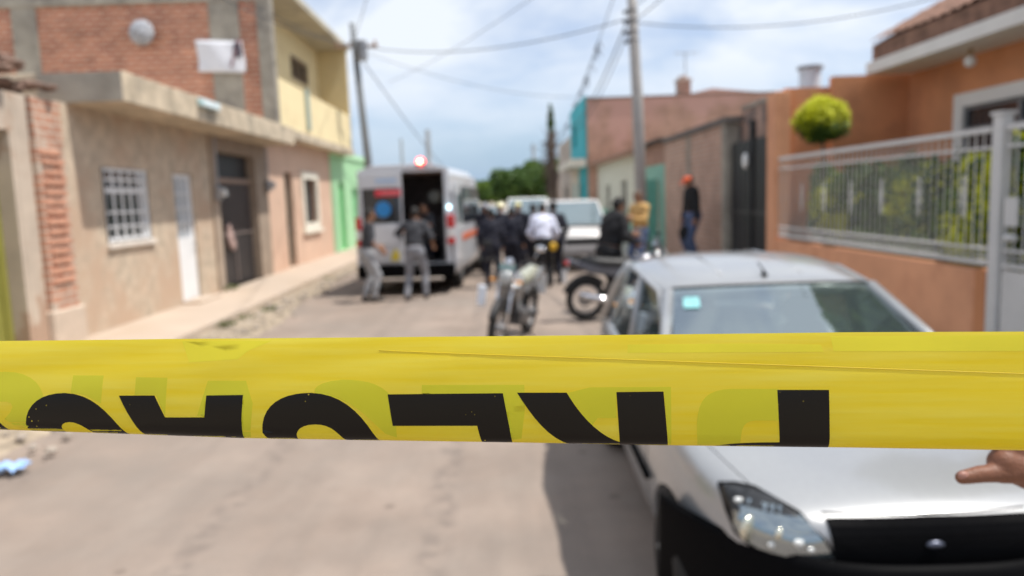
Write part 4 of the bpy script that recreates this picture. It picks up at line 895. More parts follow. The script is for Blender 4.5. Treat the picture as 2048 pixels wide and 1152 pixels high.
m = MB(); m.box(-.2, .75, -.03, .0, .5, .6); m.build('sill_plate', mat('sill cream', (.55, .52, .44), .6), van)
m = MB(); m.box(-.9, .9, .2, 5.8, .22, .36); m.build('underbody', blk, van)
for sx in (-1, 1):
    for y in (1.05, 4.75): wheel(van, sx*.86, y, .34, .22, sx)
    m = MB(); m.box(sx*.955, sx*1.0, 1.35, 3.0, 1.33, 2.12); m.build('side_window', dark_glass, van, bevel=.02)
    m = MB(); m.box(sx*.955, sx*1.0, 3.15, 4.25, 1.33, 2.12); m.build('side_window', dark_glass, van, bevel=.02)
    m = MB(); m.box(sx*.995, sx*1.012, .9, 4.2, .98, 1.12); m.build('side_stripe', mat('stripe orange red', (.65, .16, .07), .4, var=0), van)
    m = MB(); m.ell((sx*1.12, 4.55, 1.55), (.1, .06, .16)); m.tube([(sx*.95, 4.5, 1.45), (sx*1.08, 4.52, 1.48)], .03); m.build('side_mirror', black_paint, van, smooth=True)
for x in (-.75, .75):
    m = MB(); m.ell((x, .3, 2.42), (.05, .09, .05)); m.build('roof_lamp', mat('amber lamp', (.6, .35, .2), .3, var=0), van, smooth=True)

# ------------------------------------------------------------ pickup facing the camera, and cars behind
def front_car(name, label, cat, loc, rz, paint, kind, group=None, s=1):
    t = thing(name, label, cat, loc, rz, group, s)
    if kind == 'pickup':
        secs = [(0, .80, .80, .45), (.1, .86, .93, .4), (1.25, .88, 1.02, .4), (1.4, .88, 1.05, .4), (5.0, .88, 1.05, .45)]
        cab_ = [(1.25, .84, 1.04), (1.95, .70, 1.70), (2.9, .70, 1.72), (3.15, .82, 1.06)]
    else:
        secs = [(0, .70, .68, .3), (.12, .82, .78, .25), (1.1, .86, .92, .25), (3.8, .86, .95, .25), (4.3, .8, .9, .3)]
        cab_ = [(.95, .80, .92), (1.75, .62, 1.42), (3.0, .62, 1.42), (3.7, .76, .95)]
    def sc(y, w, zt, z0): H = [(0, zt), (w*.8, zt-.02), (w*.97, zt-.12), (w, (zt+z0)/2), (w*.96, z0), (0, z0)]; return [(x, y, z) for x, z in H]+[(-x, y, z) for x, z in H[-2:0:-1]]
    loft([sc(*q) for q in secs]).build('body', paint, t, smooth=True, bevel=.02)
    zb = cab_[0][2]
    m = MB(); y0, w0, z0 = cab_[0]; y1, w1, z1 = cab_[1]; y2, w2, z2 = cab_[2]; y3, w3, z3 = cab_[3]
    vs = [(-w0, y0, z0), (w0, y0, z0), (w1, y1, z1), (-w1, y1, z1), (w2, y2, z2), (-w2, y2, z2), (w3, y3, z3), (-w3, y3, z3)]
    V = [m.b.verts.new(p) for p in vs]
    for f in ((3, 2, 4, 5), (0, 1, 2, 3), (5, 4, 6, 7), (0, 3, 5, 7), (1, 6, 4, 2), (0, 7, 6, 1)): m.b.faces.new([V[i] for i in f])
    m.build('cab', paint, t, bevel=.03)
    def lerp(a, b, k): return tuple(a[i]+(b[i]-a[i])*k for i in range(3))
    m = MB(); a = lerp(vs[0], vs[3], .06); b = lerp(vs[1], vs[2], .06); c = lerp(vs[1], vs[2], .93); d = lerp(vs[0], vs[3], .93)
    q = [lerp(a, b, .04), lerp(a, b, .96), lerp(c, d, .04), lerp(c, d, .96)]
    m.b.faces.new([m.b.verts.new((x, y-.035, z+.015)) for x, y, z in q]); m.build('windscreen', mat('teal grey windscreen', (.10, .15, .16), .08, var=.1, spec=1, ior=2.0, coat=1), t)
    for sx in (-1, 1):
        m = MB(); m.b.faces.new([m.b.verts.new((sx*(w+.006 if 0 else w), y, z)) for w, y, z in ((w0-.02, y0+.2, z0+.06), (w3+.02, y3-.3, z3+.06), (w2+.035, y2-.12, z2-.1), (w1+.035, y1+.06, z1-.1))]); m.build('side_window', dark_glass, t)
        zl = secs[1][2]-.2
        m = MB(); m.ell((sx*(secs[1][1]-.17), .0, zl), (.13, .06, .08), 14, 8); m.build('headlight', mat('car lamp', (.7, .72, .72), .15, var=0, coat=1), t, smooth=True)
        m = MB(); m.ell((sx*(w0+.12), y0+.15, z0+.1), (.08, .05, .09), 12, 8); m.tube([(sx*(w0-.04), y0+.15, z0), (sx*(w0+.08), y0+.15, z0+.06)], .02); m.build('side_mirror', black_paint, t, smooth=True)
        for y in (.8, secs[-1][0]-.85): wheel(t, sx*(secs[1][1]-.08), y, .34 if kind == 'pickup' else .29, .2, sx)
    m = MB(); m.box(-.42, .42, -.03, .05, secs[1][2]-.28, secs[1][2]-.12); m.build('grille', black_paint, t, bevel=.01)
    m = MB(); m.box(-secs[1][1]-.02, secs[1][1]+.02, -.12, .1, secs[1][3], secs[1][3]+.2); m.build('front_bumper', mat('grey bumper', (.30, .29, .29), .5, var=.1), t, bevel=.03)
    return t
front_car('pickup_truck', 'white pickup truck facing the camera behind the crouched motorcyclist', 'truck', (1.98, 18.2, 0), R(2), mat('dusty white paint', (.62, .60, .585), .4, var=.08, coat=.3), 'pickup')
front_car('parked_van', 'white car partly hidden behind the person in the white shirt', 'car', (1.05, 26.5, 0), 0, mat('cream white paint', (.74, .74, .70), .35, var=.04, coat=.3), 'pickup', s=1.05)
front_car('distant_car', 'distant white car standing beyond the group of officers', 'car', (-.55, 38, 0), 0, vw, 'car')
front_car('distant_car', 'distant grey car at the left beyond the officers, beside the ambulance nose', 'car', (-2.2, 40, 0), 0, mat('grey paint far', (.32, .34, .37), .35, coat=.3), 'car')

# ------------------------------------------------------------ motorcycles (local: front wheel toward +x)
def moto(label, loc, rz, paint, seatm, lean=0, plate=False):
    t = thing('motorcycle', label, 'motorcycle', loc, rz, 'motorcycles standing in the street'); t.rotation_euler[0] = lean
    for x in (-.66, .68):
        m = MB(); m.torus((x, 0, .31), .262, .048, 'Y', 44, 12); wo_ = m.build('wheel', rubber, t, smooth=True)
        m = MB(); m.torus((x, 0, .31), .21, .014, 'Y', 40, 6); m.tube([(x, -.09, .31), (x, .09, .31)], .045, 14); m.tube([(x, .035, .31), (x, .04, .31)], .11, 20)
        for k in range(14):
            a = k*2*math.pi/14; m.tube([(x, .03*(-1)**k, .31), (x+.21*math.cos(a), 0, .31+.21*math.sin(a))], .003, 4)
        m.build('rim', metal_grey, wo_)
        m = MB(); R_ = .335; a0, a1 = (R(25), R(150)) if x > 0 else (R(40), R(160))
        pts = [(x+R_*math.cos(a0+(a1-a0)*k/14), 0, .31+R_*math.sin(a0+(a1-a0)*k/14)) for k in range(15)]
        for sgn in (0,): m.tube(pts, .045, 8)
        m.build('mudguard', black_paint, t, smooth=True)
    m = MB()
    for s in (-1, 1): m.tube([(.68, s*.085, .31), (.60, s*.085, .55), (.42, s*.085, .98)], [.022, .024, .02], 8)
    m.build('front_fork', chrome, t, smooth=True)
    m = MB(); m.tube([(-.66, .11, .31), (-.15, .11, .33)], .03, 8); m.tube([(-.66, -.11, .31), (-.15, -.11, .33)], .03, 8)
    m.tube([(-.15, 0, .33), (-.1, 0, .68), (.40, 0, .86)], .035, 8); m.tube([(.40, 0, .82), (.22, 0, .36), (-.15, 0, .30)], .028, 8); m.tube([(-.1, .06, .66), (-.72, .07, .78)], .018, 8); m.tube([(-.1, -.06, .66), (-.72, -.07, .78)], .018, 8)
    m.build('frame', black_paint, t, smooth=True)
    m = MB(); m.box(-.14, .22, -.13, .13, .27, .46); m.tube([(.1, 0, .44), (.2, 0, .62)], .08, 12); m.tube([(.0, -.14, .36), (.0, .14, .36)], .09, 16)
    for z in (.48, .52, .56): m.tube([(.1+(z-.44)*.5, 0, z), (.105+(z-.44)*.5, 0, z+.01)], .10, 14)
    m.build('engine', mat('engine metal', (.12, .12, .125), .4, metal=.6, var=.3, scale=12), t, bevel=.01)
    m = MB(); m.tube([(.24, -.09, .5), (.28, -.11, .3), (.0, -.14, .24), (-.35, -.16, .3), (-.82, -.17, .42)], [.022, .022, .022, .05, .045], 10); m.build('exhaust', chrome, t, smooth=True)
    m = MB(); m.ell((.22, 0, .84), (.25, .13, .11), 18, 12, Matrix.Rotation(R(-8), 4, 'Y')); m.prism([(.28, .90), (.48, .80), (.36, .62), (.18, .72)], 'Y', -.15, .15); m.build('fuel_tank', paint, t, smooth=True, bevel=.02)
    m = MB(); m.tube([(.06, 0, .83), (-.12, 0, .80), (-.42, 0, .83), (-.74, 0, .90)], [.07, .10, .10, .07], 12); se = m.build('seat', seatm, t, smooth=True)
    m = MB(); m.prism([(-.12, .62), (-.15, .77), (-.55, .82), (-.92, .93), (-.95, .87), (-.60, .70)], 'Y', -.095, .095); m.build('tail_cowl', paint, t, bevel=.02)
    m = MB(); m.box(-.98, -.93, -.06, .06, .84, .90); m.build('tail_light', redl, t, bevel=.01)
    m = MB(); m.box(-1.0, -.985, -.09, .09, .58, .76) if not plate else m.box(-1.0, -.985, -.12, .12, .52, .78); m.tube([(-.9, 0, .86), (-.99, 0, .70)], .012, 6); m.build('number_plate', mat('plate white', (.70, .72, .74), .5, var=.05), t)
    m = MB(); m.tube([(.41, 0, .98), (.41, 0, 1.02)], .03); m.tube([(.30, -.36, 1.06), (.36, -.2, 1.10), (.42, -.08, 1.03), (.42, .08, 1.03), (.36, .2, 1.10), (.30, .36, 1.06)], .013, 8); hb = m.build('handlebar', black_paint, t, smooth=True)
    for s in (-1, 1):
        m = MB(); m.tube([(.31, s*.25, 1.085), (.28, s*.38, 1.055)], .019, 10); m.build('grip', rubber, hb, smooth=True)
        m = MB(); m.tube([(.33, s*.25, 1.09), (.33, s*.32, 1.24)], .007, 6); m.ell((.33, s*.34, 1.27), (.016, .065, .042), 14, 8); m.build('mirror', chrome if s > 0 else black_paint, hb, smooth=True)
        m = MB(); m.ell((.53, s*.17, .86), (.03, .035, .025)); m.tube([(.48, s*.08, .86), (.52, s*.15, .86)], .008); m.build('indicator', mat('indicator amber', (.7, .3, .05), .3, var=0), t, smooth=True)
    m = MB(); m.ell((.52, 0, .90), (.09, .10, .10), 18, 12); hl = m.build('headlight', paint, t, smooth=True)
    m = MB(); m.ell((.585, 0, .90), (.03, .085, .085), 18, 12); m.build('headlight_glass', mat('bike lamp glass', (.40, .42, .42), .08, var=0, coat=1), hl, smooth=True)
    m = MB(); m.prism([(.50, 1.0), (.56, 1.01), (.47, 1.18), (.44, 1.17)], 'Y', -.11, .11)
    if plate: m = MB(); m.prism([(.50, .98), (.56, .99), (.52, 1.06), (.49, 1.06)], 'Y', -.10, .10)
    m.build('windshield', mat('smoked screen', (.10, .16, .16), .1, var=0, coat=1), t, bevel=.01)
    m = MB(); m.tube([(.42, .0, 1.05), (.46, 0, 1.10)], .05, 14); m.build('instrument', chrome, t)
    m = MB(); m.tube([(.0, .12, .25), (-.08, .32, .01)], .012, 6); m.build('kickstand', black_paint, t)
    return t
bikeA = moto('dark motorcycle with pale olive seat facing the camera in the middle of the street', (.10, 9.5, 0), R(-108), mat('bike grey silver', (.34, .35, .36), .22, metal=.4, var=.5, scale=6, coat=.6), mat('pale olive seat cover', (.36, .37, .30), .3, var=.1), lean=R(-7), plate=True)
m = MB(); m.box(.42, .46, -.38, -.27, .50, .76); m.build('leg_shield', mat('white shield', (.75, .80, .88), .3, var=0), bikeA, bevel=.02)
bikeB = moto('black and grey motorcycle standing side on beside the silver car', (1.86, 11.15, 0), R(12), mat('bike dark grey', (.09, .095, .12), .25, metal=.3, var=.1, coat=.6), mat('black seat', (.015, .015, .016), .5), lean=R(3))

# ------------------------------------------------------------ people
skin_m = mat('skin', (.30, .155, .095), .6, var=.08, scale=12)
hair_m = mat('dark hair', (.012, .010, .009), .7, var=.2, scale=30)
def ik(a, b, l1, l2, hint):
    a = Vector(a); b = Vector(b); d = b-a; L = min(d.length, (l1+l2)*.995); d.normalize(); x = (l1*l1-l2*l2+L*L)/(2*L); h = math.sqrt(max(0, l1*l1-x*x))
    p = Vector(hint); p = p-d*p.dot(d); p = p.normalized() if p.length > 1e-5 else d.orthogonal().normalized()
    return a+d*x+p*h, a+d*L
def person(label, loc, rz, shirt, trousers, lean=0, side=0, turn=0, hl=(.27, -.02, .84), hr=(-.27, -.02, .84), feet=((.11, .02), (-.11, -.02)), long=True, hat=None, hair=True, s=1.0, headpitch=0, crouch=0, shoe=None, bag=None, hairm=None, vox=.0125, group=None, bulk=1.0):
    """local frame: facing -y, z up; the person's left is +x"""
    t = thing('person', label, 'person', loc, rz, group, s)
    pz = .93-crouch; piv = Vector((0, 0, pz))
    M = Matrix.Translation(piv) @ Matrix.Rotation(lean, 4, 'X') @ Matrix.Rotation(side, 4, 'Y') @ Matrix.Rotation(turn, 4, 'Z') @ Matrix.Translation(-Vector((0, 0, .93)))
    T = lambda p: M @ Vector(p)
    caps = []; els = []  # (a,b,ra,rb,zone) ; (center, radii, rot, zone)
    def cap(a, b, ra, rb, z): caps.append((Vector(a), Vector(b), ra, rb, z))
    Rm = M.to_3x3().to_4x4()
    els.append((T((0, 0, 1.27)), (.165, .112, .20), Rm, 'shirt')); els.append((T((0, .005, 1.08)), (.145, .108, .18), Rm, 'shirt')); els.append((piv+Vector((0, .01, 0)), (.160, .118, .125), Matrix(), 'trousers'))
    cap(T((-.14, .005, 1.41)), T((.14, .005, 1.41)), .062, .062, 'shirt'); cap(T((0, .0, 1.38)), T((0, -.012, 1.52)), .062, .054, 'skin'); cap(T((0, 0, 1.3)), T((0, 0, 1.44)), .10, .07, 'shirt')
    HM = M @ Matrix.Translation((0, -.015, 1.52)) @ Matrix.Rotation(headpitch, 4, 'X'); H = lambda p: HM @ Vector(p); Hr = HM.to_3x3().to_4x4()
    els.append((H((0, .008, .115)), (.076, .095, .098), Hr, 'skin')); els.append((H((0, -.022, .055)), (.056, .068, .072), Hr, 'skin'))
    cap(H((0, -.085, .095)), H((0, -.105, .062)), .010, .015, 'skin')
    for sx in (-1, 1): els.append((H((sx*.078, .01, .085)), (.013, .02, .032), Hr, 'skin'))
    cap(H((-.018, -.083, .03)), H((.018, -.083, .03)), .010, .010, 'skin')
    tips = []
    for sx, hand in ((1, hl), (-1, hr)):
        sh = T((sx*.185, .005, 1.405)); el_, wr = ik(sh, Vector(hand), .285, .25, (sx*.5, .8, -.2))
        cap(sh, el_, .052, .041, 'shirt'); cap(el_, wr, .040, .026, 'shirt' if long else 'skin')
        d = (wr-el_).normalized(); n_ = d.cross(Vector((sx, 0, 0))); n_ = n_.normalized() if n_.length > .1 else Vector((0, -1, 0)); w_ = d.cross(n_)
        pm = wr+d*.085; cap(wr, pm, .026, .030, 'skin'); cap(wr+d*.05+n_*.022, pm+n_*.024, .020, .018, 'skin'); cap(wr+d*.05-n_*.022, pm-n_*.022, .020, .017, 'skin')
        for k, (o_, l_) in enumerate(((.032, .072), (.011, .082), (-.011, .076), (-.031, .058))):
            b0 = pm+n_*o_; b1 = b0+(d*.9+w_*.25*sx).normalized()*l_*.55; cap(b0, b1, .0115, .0105, 'skin'); cap(b1, b1+(d*.55+w_*.7*sx).normalized()*l_*.45, .0105, .009, 'skin')
        cap(wr+d*.02+n_*.025, wr+d*.06+n_*.058, .015, .013, 'skin'); cap(wr+d*.06+n_*.058, wr+d*.095+n_*.062, .0125, .0105, 'skin')
    for sx, ft in ((1, feet[0]), (-1, feet[1])):
        hip = piv+Vector((sx*.09, .01, -.04)); an = Vector((ft[0], ft[1], .085)); kn, an = ik(hip, an, .425, .425, (sx*.15, -1, 0))
        cap(hip, kn, .088, .056, 'trousers'); cap(kn, an+Vector((0, .005, 0)), .056, .036, 'trousers'); cap(kn+Vector((0, .02, -.08)), kn.lerp(an, .6)+Vector((0, .018, 0)), .052, .04, 'trousers')
        cap(an+Vector((0, .03, -.045)), an+Vector((0, -.15, -.052)), .038, .033, 'shoes'); cap(an, an+Vector((0, .02, -.04)), .04, .04, 'shoes')
    caps = [(a, c, ra*(bulk if z in ('shirt', 'trousers') else 1), rb*(bulk if z in ('shirt', 'trousers') else 1), z) for a, c, ra, rb, z in caps]; els = [(c, tuple(q*(bulk if z != 'skin' else 1) for q in r_), ro, z) for c, r_, ro, z in els]
    b = MB()
    for a, c, ra, rb, z in caps:
        d = c-a; L = d.length
        if L > 1e-4:
            k = 5; pts = [a.lerp(c, i/k) for i in range(k+1)]; b.tube(pts, [ra+(rb-ra)*i/k for i in range(k+1)], 12)
        b.ell(a, ra, 12, 8); b.ell(c, rb, 12, 8)
    for c, r, rot, z in els: b.ell(c, r, 18, 12, rot)
    ob = b.build('body', skin_m, t)
    q = ob.modifiers.new('r', 'REMESH'); q.mode = 'VOXEL'; q.voxel_size = vox; q.adaptivity = 0
    q = ob.modifiers.new('s', 'SMOOTH'); q.iterations = 3; q.factor = .5
    me = bake(ob); me.materials.clear(); me.materials.append(skin_m)
    nv = len(me.vertices); co = np.empty(nv*3); me.vertices.foreach_get('co', co); co = co.reshape(-1, 3); no_ = np.empty(nv*3); me.vertices.foreach_get('normal', no_); no_ = no_.reshape(-1, 3)
    zones = ['skin', 'shirt', 'trousers', 'shoes']; D = np.full((4, nv), 9.)
    for a, c, ra, rb, z in caps:
        a_ = np.array(a); d = np.array(c)-a_; L2 = max(1e-8, d@d); tt = np.clip(((co-a_)@d)/L2, 0, 1); dist = np.linalg.norm(co-a_-tt[:, None]*d, axis=1)-(ra+(rb-ra)*tt); i = zones.index(z); D[i] = np.minimum(D[i], dist)
    for c, r, rot, z in els:
        Q = (co-np.array(c)) @ np.array(rot.to_3x3()); rr = np.array(r); k = np.linalg.norm(Q/rr, axis=1); dist = (k-1)*rr.min(); i = zones.index(z); D[i] = np.minimum(D[i], dist)
    zi = D.argmin(0)
    faces = [tuple(p.vertices) for p in me.polygons]
    fr_ = np.array([(f_[0]-q_, f_[1]) for f_, q_ in ((feet[0], 0), (feet[1], 0))]); foot = ((co[:, :2]-fr_[0]-np.array([0, -.06]))**2).sum(1) < ((co[:, :2]-fr_[1]-np.array([0, -.06]))**2).sum(1)
    zi = np.where((zi == 3) & foot, 4, zi)
    for name, idx, mt, off in (('shirt', 1, shirt, .010), ('trousers', 2, trousers, .012), ('shoe', 3, shoe or mat('black shoes', (.02, .018, .017), .5), .006), ('shoe', 4, shoe or mat('black shoes', (.02, .018, .017), .5), .006)):
        fs = [f for f in faces if all(zi[v] == idx for v in f)]
        if not fs: continue
        used = sorted({v for f in fs for v in f}); mp_ = {v: i for i, v in enumerate(used)}
        wob = .004*np.sin(co[used][:, 2]*34+co[used][:, 0]*17)+.004*np.sin(co[used][:, 1]*40+co[used][:, 2]*21)
        vv = co[used]+no_[used]*(off+wob[:, None]*(idx < 3)); me2 = bpy.data.meshes.new(name); me2.from_pydata(vv.tolist(), [], [tuple(mp_[v] for v in f) for f in fs]); me2.materials.append(mt); me2.shade_smooth()
        o2 = bpy.data.objects.new(name, me2); COL.objects.link(o2); o2.parent = t
    if hair:
        h = MB(); h.ell((0, 0, 0), (.084, .103, .106), 20, 16)
        bmesh.ops.bisect_plane(h.b, geom=h.b.verts[:]+h.b.edges[:]+h.b.faces[:], plane_co=(0, -.045, .03), plane_no=(0, -1, -.75), clear_outer=True)
        for v in h.b.verts: v.co = H((v.co.x, v.co.y+.012, v.co.z+.12))
        hb = h.build('hair', hairm or hair_m, t, smooth=True); thick(hb, .008)
    for sx in (-1, 1):
        e = MB(); e.ell(H((sx*.03, -.079, .098)), (.012, .008, .008), 10, 6); e.build('eye', mat('eye', (.05, .04, .035), .2, var=0), t, smooth=True)
    if hat:
        h = MB(); h.ell((0, .0, .135), (.090, .106, .085), 20, 12); bmesh.ops.bisect_plane(h.b, geom=h.b.verts[:]+h.b.edges[:]+h.b.faces[:], plane_co=(0, 0, .125), plane_no=(0, 0, -1), clear_outer=True)
        if hat[1]: h.prism([(-.07, .125), (-.055, .125), (.055, .125), (.07, .125)][:0] or [(-.07, -.07), (.07, -.07), (.06, -.17), (.0, -.19), (-.06, -.17)], 'Z', .123, .131)
        for v in h.b.verts: v.co = H(v.co)
        h.build('hat', hat[0], t, smooth=False)
    return t
navy = mat('navy uniform cloth', (.012, .013, .024), .85, var=.3, scale=9, bump=.2, bscale=20)
char = mat('charcoal polo', (.045, .047, .055), .85, var=.25, scale=9)
greyt = mat('grey trousers', (.22, .225, .25), .85, var=.15, scale=9)
greyl = mat('light grey trousers', (.34, .35, .37), .85, var=.12, scale=9)
blackc = mat('black cloth', (.010, .010, .012), .85, var=.3, scale=9)
og = 'officers gathered in the street'
p = person('paramedic in dark polo and light grey trousers standing left of the ambulance rear', (-2.50, 13.95, 0), R(115), char, greyl, lean=R(6), hl=(.12, -.24, 1.02), hr=(-.20, -.20, .98), long=False, feet=((.09, .07), (-.09, -.07)), s=1.0)
p = person('paramedic in charcoal shirt, seen from behind, leaning into the open ambulance doorway', (-1.62, 14.0, 0), R(172), char, greyt, lean=R(8), hl=(.26, -.38, 1.28), hr=(-.30, -.20, 1.02), long=False, feet=((.16, .12), (-.14, -.12)), bulk=1.12)
p = person('paramedic crouching inside the ambulance doorway with one arm raised', (-1.38, 15.35, .60), R(-60), char, blackc, lean=R(15), crouch=.38, hl=(.2, -.35, .9), hr=(-.30, -.32, 1.05), long=False, feet=((.13, -.12), (-.13, -.05)), s=.92)
officers = [(-.20, 15.4, 185, 1.62/1.72, None, 'officer in black uniform seen from behind, standing alone nearest the ambulance'),
            (.22, 16.3, 170, 1.62/1.72, None, 'bareheaded officer in black between the lone officer and the white shirt'),
            (-.02, 17.6, 10, 1.0, 'y', 'officer in black with a pale yellow helmet, left one of two helmets'),
            (.43, 17.8, -15, 1.0, 'y', 'officer in black with a pale yellow helmet, right one of two helmets'),
            (1.12, 15.75, 200, 1.0, None, 'dark uniformed officer with brown neck standing right of the white shirt'),
            (-.42, 18.6, 30, 1.0, 'g', 'officer with a grey cap at the back of the group beside the ambulance flank'),
            (.72, 17.2, 150, .97, None, 'officer in black half hidden behind the white shirt')]
hy = mat('pale yellow helmet', (.72, .68, .34), .35, var=0, coat=.6); hg = mat('grey cap', (.35, .36, .40), .7)
for x, y, a, s, hh, lab in officers:
    person(lab, (x, y, 0), R(a), navy, navy, lean=R(4), hl=(.25, -.16, .95), hr=(-.25, -.12, .92), hat=(hy, False) if hh == 'y' else (hg, True) if hh else None, s=s, group=og, bulk=1.22)
person('person in a bright white shirt and black trousers, back to the camera, among the officers', (.84, 15.15, 0), R(176), mat('bright white shirt', (.72, .75, .90), .8, var=.05), blackc, lean=R(10), hl=(.22, -.28, 1.0), hr=(-.24, -.22, .98), s=.99, headpitch=R(15), bulk=1.18)
t = thing('waist_pouch', 'yellow pouch hanging at the right hip of the person in the white shirt', 'pouch', (1.03, 15.0, .84))
m = MB(); m.ell((0, 0, 0), (.075, .05, .085)); m.build('pouch_body', mat('yellow pouch', (.75, .46, .03), .5, var=0), t, smooth=True)
m = MB(); m.box(-.05, .05, -.056, -.045, .0, .05); m.build('flap', mat('amber flap', (.55, .33, .03), .5, var=0), t, bevel=.01)
person('motorcyclist in black jacket bending over the black motorcycle, one arm to its handlebar', (1.66, 11.6, 0), R(120), blackc, blackc, lean=R(14), hl=(.18, -.56, 1.12), hr=(-.22, -.30, 1.02), s=1.07, crouch=.04, headpitch=R(8), bulk=1.38)
person('person in tan shirt and jeans looking down at their hands beside the utility pole', (2.83, 15.3, .15), R(-55), mat('tan shirt', (.52, .32, .12), .85, var=.15, scale=8), mat('blue jeans', (.07, .10, .19), .85, var=.2, scale=8), hl=(.10, -.30, 1.20), hr=(-.10, -.30, 1.18), s=1.0, headpitch=R(22), bulk=1.15, hairm=mat('brown hair', (.12, .07, .045), .7))
person('person in black jacket, blue jeans and orange cap on the brick house doorstep', (3.88, 15.2, .43), R(-80), blackc, mat('faded jeans', (.07, .10, .19), .85, var=.15, scale=8), lean=R(3), hl=(.26, -.05, .86), hr=(-.26, -.10, .86), hat=(mat('orange cap', (.80, .13, .045), .7, var=0), True), s=1.0, headpitch=R(18), bulk=1.32)
t = thing('shoulder_bag', 'black bag carried low beside the person with the orange cap', 'bag', (3.70, 15.08, 1.02))
m = MB(); m.ell((0, 0, 0), (.13, .08, .15), 16, 10); m.build('bag_body', blackc, t, smooth=True)
m = MB(); m.torus((0, 0, .16), .08, .012, 'Y', 20, 6); m.build('handle', blackc, t, smooth=True)

# blue plastic litter in the lower left
t = thing('plastic_bag', 'crumpled light blue plastic bag lying on the sandy verge at the lower left', 'litter', (-3.62, 5.28, .03), s=.62)
def crum(u, v): return (.19*(2*u-1)*(1-.25*math.sin(v*9)), .16*(2*v-1)+.05*math.sin(u*11), .03+.035*math.sin(u*13+v*7)*math.cos(v*17))
thick(grid(crum, 22, 16).build('bag_sheet', mat('blue plastic', (.32, .50, .80), .45, var=.2, scale=12), t, smooth=True), .002)
m = MB(); m.tube([(.14, -.04, .04), (.24, .02, .06), (.20, .10, .03)], [.03, .02, .015], 6); m.build('bag_knot', mat('blue plastic', (.20, .42, .85)), t, smooth=True)

# ------------------------------------------------------------ barricade tape (surface coordinates u, v in units of the print, see P below)
tape = thing('barricade_tape', 'yellow barricade tape with black upside down lettering stretched across the whole view', 'tape', (0, .405, 1.75))
def T0(x, y):
    """flat sheet through which the tape runs: x 0..2048 and y units of about a quarter millimetre"""
    d = (cam.matrix_world.to_3x3() @ Vector(((x-1024)/1500, -(y-576)/1500, -1))); o_ = Vector((0, 0, 1.85))
    a, b = .405, -.115
    k = a/(d.y-b*d.x); return o_+d*k
NORM = Vector((-.115, -1, 0)).normalized()
def ytop(x): 
    pts = [(-1400, 700), (0, 682), (260, 679), (330, 678), (700, 675), (1024, 672), (1400, 668), (1700, 664.5), (2048, 663), (3300, 655)]
    for (a, b), (c, d) in zip(pts, pts[1:]):
        if x <= c: return b+(d-b)*(x-a)/(c-a)
    return 655
def ybot(x):
    pts = [(-1400, 806), (0, 854), (260, 863), (500, 872), (780, 877), (1024, 881), (1340, 887), (1700, 891), (2048, 896), (3300, 914)]
    for (a, b), (c, d) in zip(pts, pts[1:]):
        if x <= c: return b+(d-b)*(x-a)/(c-a)
    return 914
def P(x, y, off=0):
    t0, b0 = ytop(x), ybot(x); v = (y-t0)/(b0-t0); v = min(1.0, max(0.0, v))
    bulge = .0075*math.sin(min(1, v*1.0)*math.pi*.5)**.9*(1+.10*math.sin(x*.0021+v*2))
    rip = .00035*math.sin(x*.013+v*9)*math.exp(-((v-.25)/.25)**2)*(1 if x < 900 else .35)
    yc = 706+(x-760)*(.033) # pressed fold line
    cre = -.00022*math.exp(-((y-yc)/3.2)**2)*min(1, max(0, (x-740)/200))
    if v > .88: k = (v-.88)/.12; bulge -= .0040*(1-math.sqrt(max(0, 1-k*k)))
    return T0(x, y)+NORM*(bulge+rip+cre+off)-tape.location
def tapemat():
    m = bpy.data.materials.new('yellow tape film'); m.use_nodes = True; t = m.node_tree; p = t.nodes['Principled BSDF']; o_ = t.nodes['Material Output']
    tcn = N(t, 'ShaderNodeTexCoord'); mp_ = N(t, 'ShaderNodeMapping'); mp_.inputs['Scale'].default_value = (5, 5, 90)
    t.links.new(tcn.outputs['Object'], mp_.inputs[0]); n = N(t, 'ShaderNodeTexNoise', _Scale=2.0, _Detail=5, _Roughness=.55); t.links.new(mp_.outputs[0], n.inputs['Vector'])
    r = N(t, 'ShaderNodeValToRGB'); e = r.color_ramp.elements; e[0].position = .3; e[1].position = .72; e[0].color = (.88, .72, .012, 1); e[1].color = (.90, .80, .10, 1)
    t.links.new(n.outputs[0], r.inputs[0]); t.links.new(r.outputs[0], p.inputs['Base Color']); p.inputs['Roughness'].default_value = .30; p.inputs['Coat Weight'].default_value = .3; p.inputs['Coat Roughness'].default_value = .22
    bu = N(t, 'ShaderNodeBump', _Strength=.25, _Distance=.0006); t.links.new(n.outputs[0], bu.inputs['Height']); t.links.new(bu.outputs[0], p.inputs['Normal'])
    tr = N(t, 'ShaderNodeBsdfTranslucent'); t.links.new(r.outputs[0], tr.inputs[0]); ms = N(t, 'ShaderNodeMixShader'); ms.inputs[0].default_value = .5
    t.links.new(p.outputs[0], ms.inputs[1]); t.links.new(tr.outputs[0], ms.inputs[2]); t.links.new(ms.outputs[0], o_.inputs[0]); return m
tm = tapemat()
def film(u, v):
    x = -1400+4700*u; t0, b0 = ytop(x), ybot(x); v2 = 1-(1-v)**1.6; return P(x, t0+(b0-t0)*v2)
fo = grid(film, 560, 60).build('front_film', tm, tape, smooth=True)
def back(u, v):
    x = -1400+4700*u; t0, b0 = ytop(x), ybot(x); p_ = T0(x, t0+(b0-t0)*(.004+.99*v))-tape.location
    return p_+NORM*(-.0012+.0046*v**3)
grid(back, 200, 12).build('back_film', tm, tape, smooth=True)
